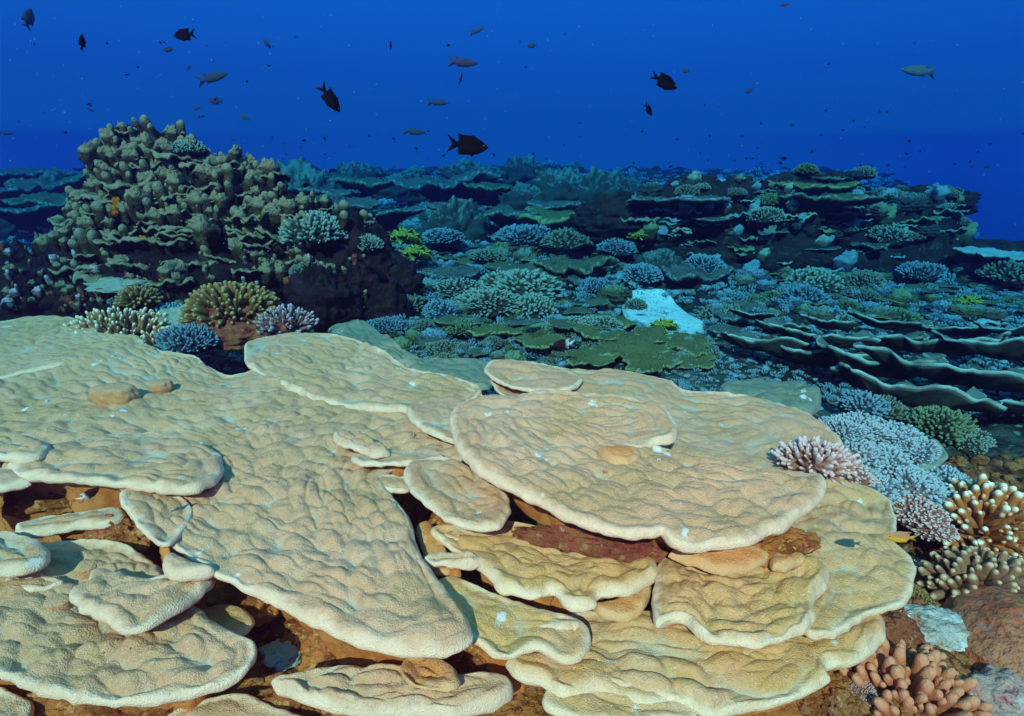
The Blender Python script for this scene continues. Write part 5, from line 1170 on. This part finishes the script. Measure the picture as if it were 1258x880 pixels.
# worm tubes and little holes on the foreground plates
bpy.context.view_layer.update()
dg = bpy.context.evaluated_depsgraph_get()
HZ = bpy.data.objects['haze']; HZ.hide_viewport = True; bpy.context.view_layer.update(); dg = bpy.context.evaluated_depsgraph_get()
for i, (px, py, s, la) in enumerate([(58, 493, 7, 'by the left border of the big plate'), (160, 797, 5, 'on the wide lower left plate, right of two'), (127, 802, 5, 'on the wide lower left plate, left of two'), (248, 545, 6, 'behind the long narrow plate lip'), (264, 548, 4, 'behind the long narrow plate lip, right neighbour'),
        (506, 534, 7, 'left of the round top plate'), (441, 498, 5, 'on the middle of the big plate'), (396, 503, 4, 'left of the middle of the big plate'), (744, 580, 6, 'in the centre of the round top plate'), (623, 506, 6, 'on the half-moon lobe, far left'), (697, 524, 5, 'on the half-moon lobe, middle'),
        (718, 521, 4, 'on the half-moon lobe, right'), (810, 565, 5, 'right of the notch on the round top plate'), (362, 470, 4, 'on the flat pale lobe'), (690, 650, 8, 'on the sinuous plate beside the red rock'), (745, 812, 6, 'on the low plates at the bottom'), (740, 670, 5, 'near the right end of the red rock')]):
    hit, loc, nor, idx, ob, mtx = scene.ray_cast(dg, CAM, ray(px, py).normalized())
    if not hit or loc.y > 3.6: continue
    k = px_size(loc) * s; parts = []
    r9 = random.Random(i)
    for j in range(5):
        V, Q, T, A = capsule(.9, .42, .36, 8, 3, seed=j + i, cap=2, lump=.5); parts.append((orient(V, (r9.uniform(-.7, .7), r9.uniform(-.7, .7), 1)) + np.array((r9.uniform(-.6, .6), r9.uniform(-.5, .5), -.35)), Q, T, A))
    J = join(parts); o = link('tube_worm', mesh_np('tube_worm', J[0] * k * .55, J[1], True, {'tip': J[2]}), M_PINKROCK if i % 3 else M_SAND, loc=loc)
    tag(o, 'tiny white and pink worm tuft ' + la, 'worm', 'worm tufts on the plates')
HZ.hide_viewport = False

# pale drifting specks in the water
def specks():
    r3 = np.random.default_rng(8); V, F = [], []
    for i in range(260):
        c = at_y(r3.uniform(0, 1258), r3.uniform(0, 330), r3.uniform(1.2, 5)); k = px_size(c) * r3.uniform(.5, 1.1)
        o = len(V); V += [tuple(c + Vector(q) * k) for q in ((1, 0, -.6), (-.6, .8, -.6), (-.6, -.8, -.6), (0, 0, 1))]
        F += [(o, o + 2, o + 1), (o, o + 1, o + 3), (o + 1, o + 2, o + 3), (o + 2, o, o + 3)]
    m, t, b = new_mat('drifting specks', .8, .1); b.inputs['Base Color'].default_value = (.10, .22, .25, 1)
    o = link('drifting_specks', mesh_np('drifting_specks', np.array(V), np.array(F)), m); o['kind'] = 'stuff'; o['label'] = 'pale specks drifting in the water'
specks()
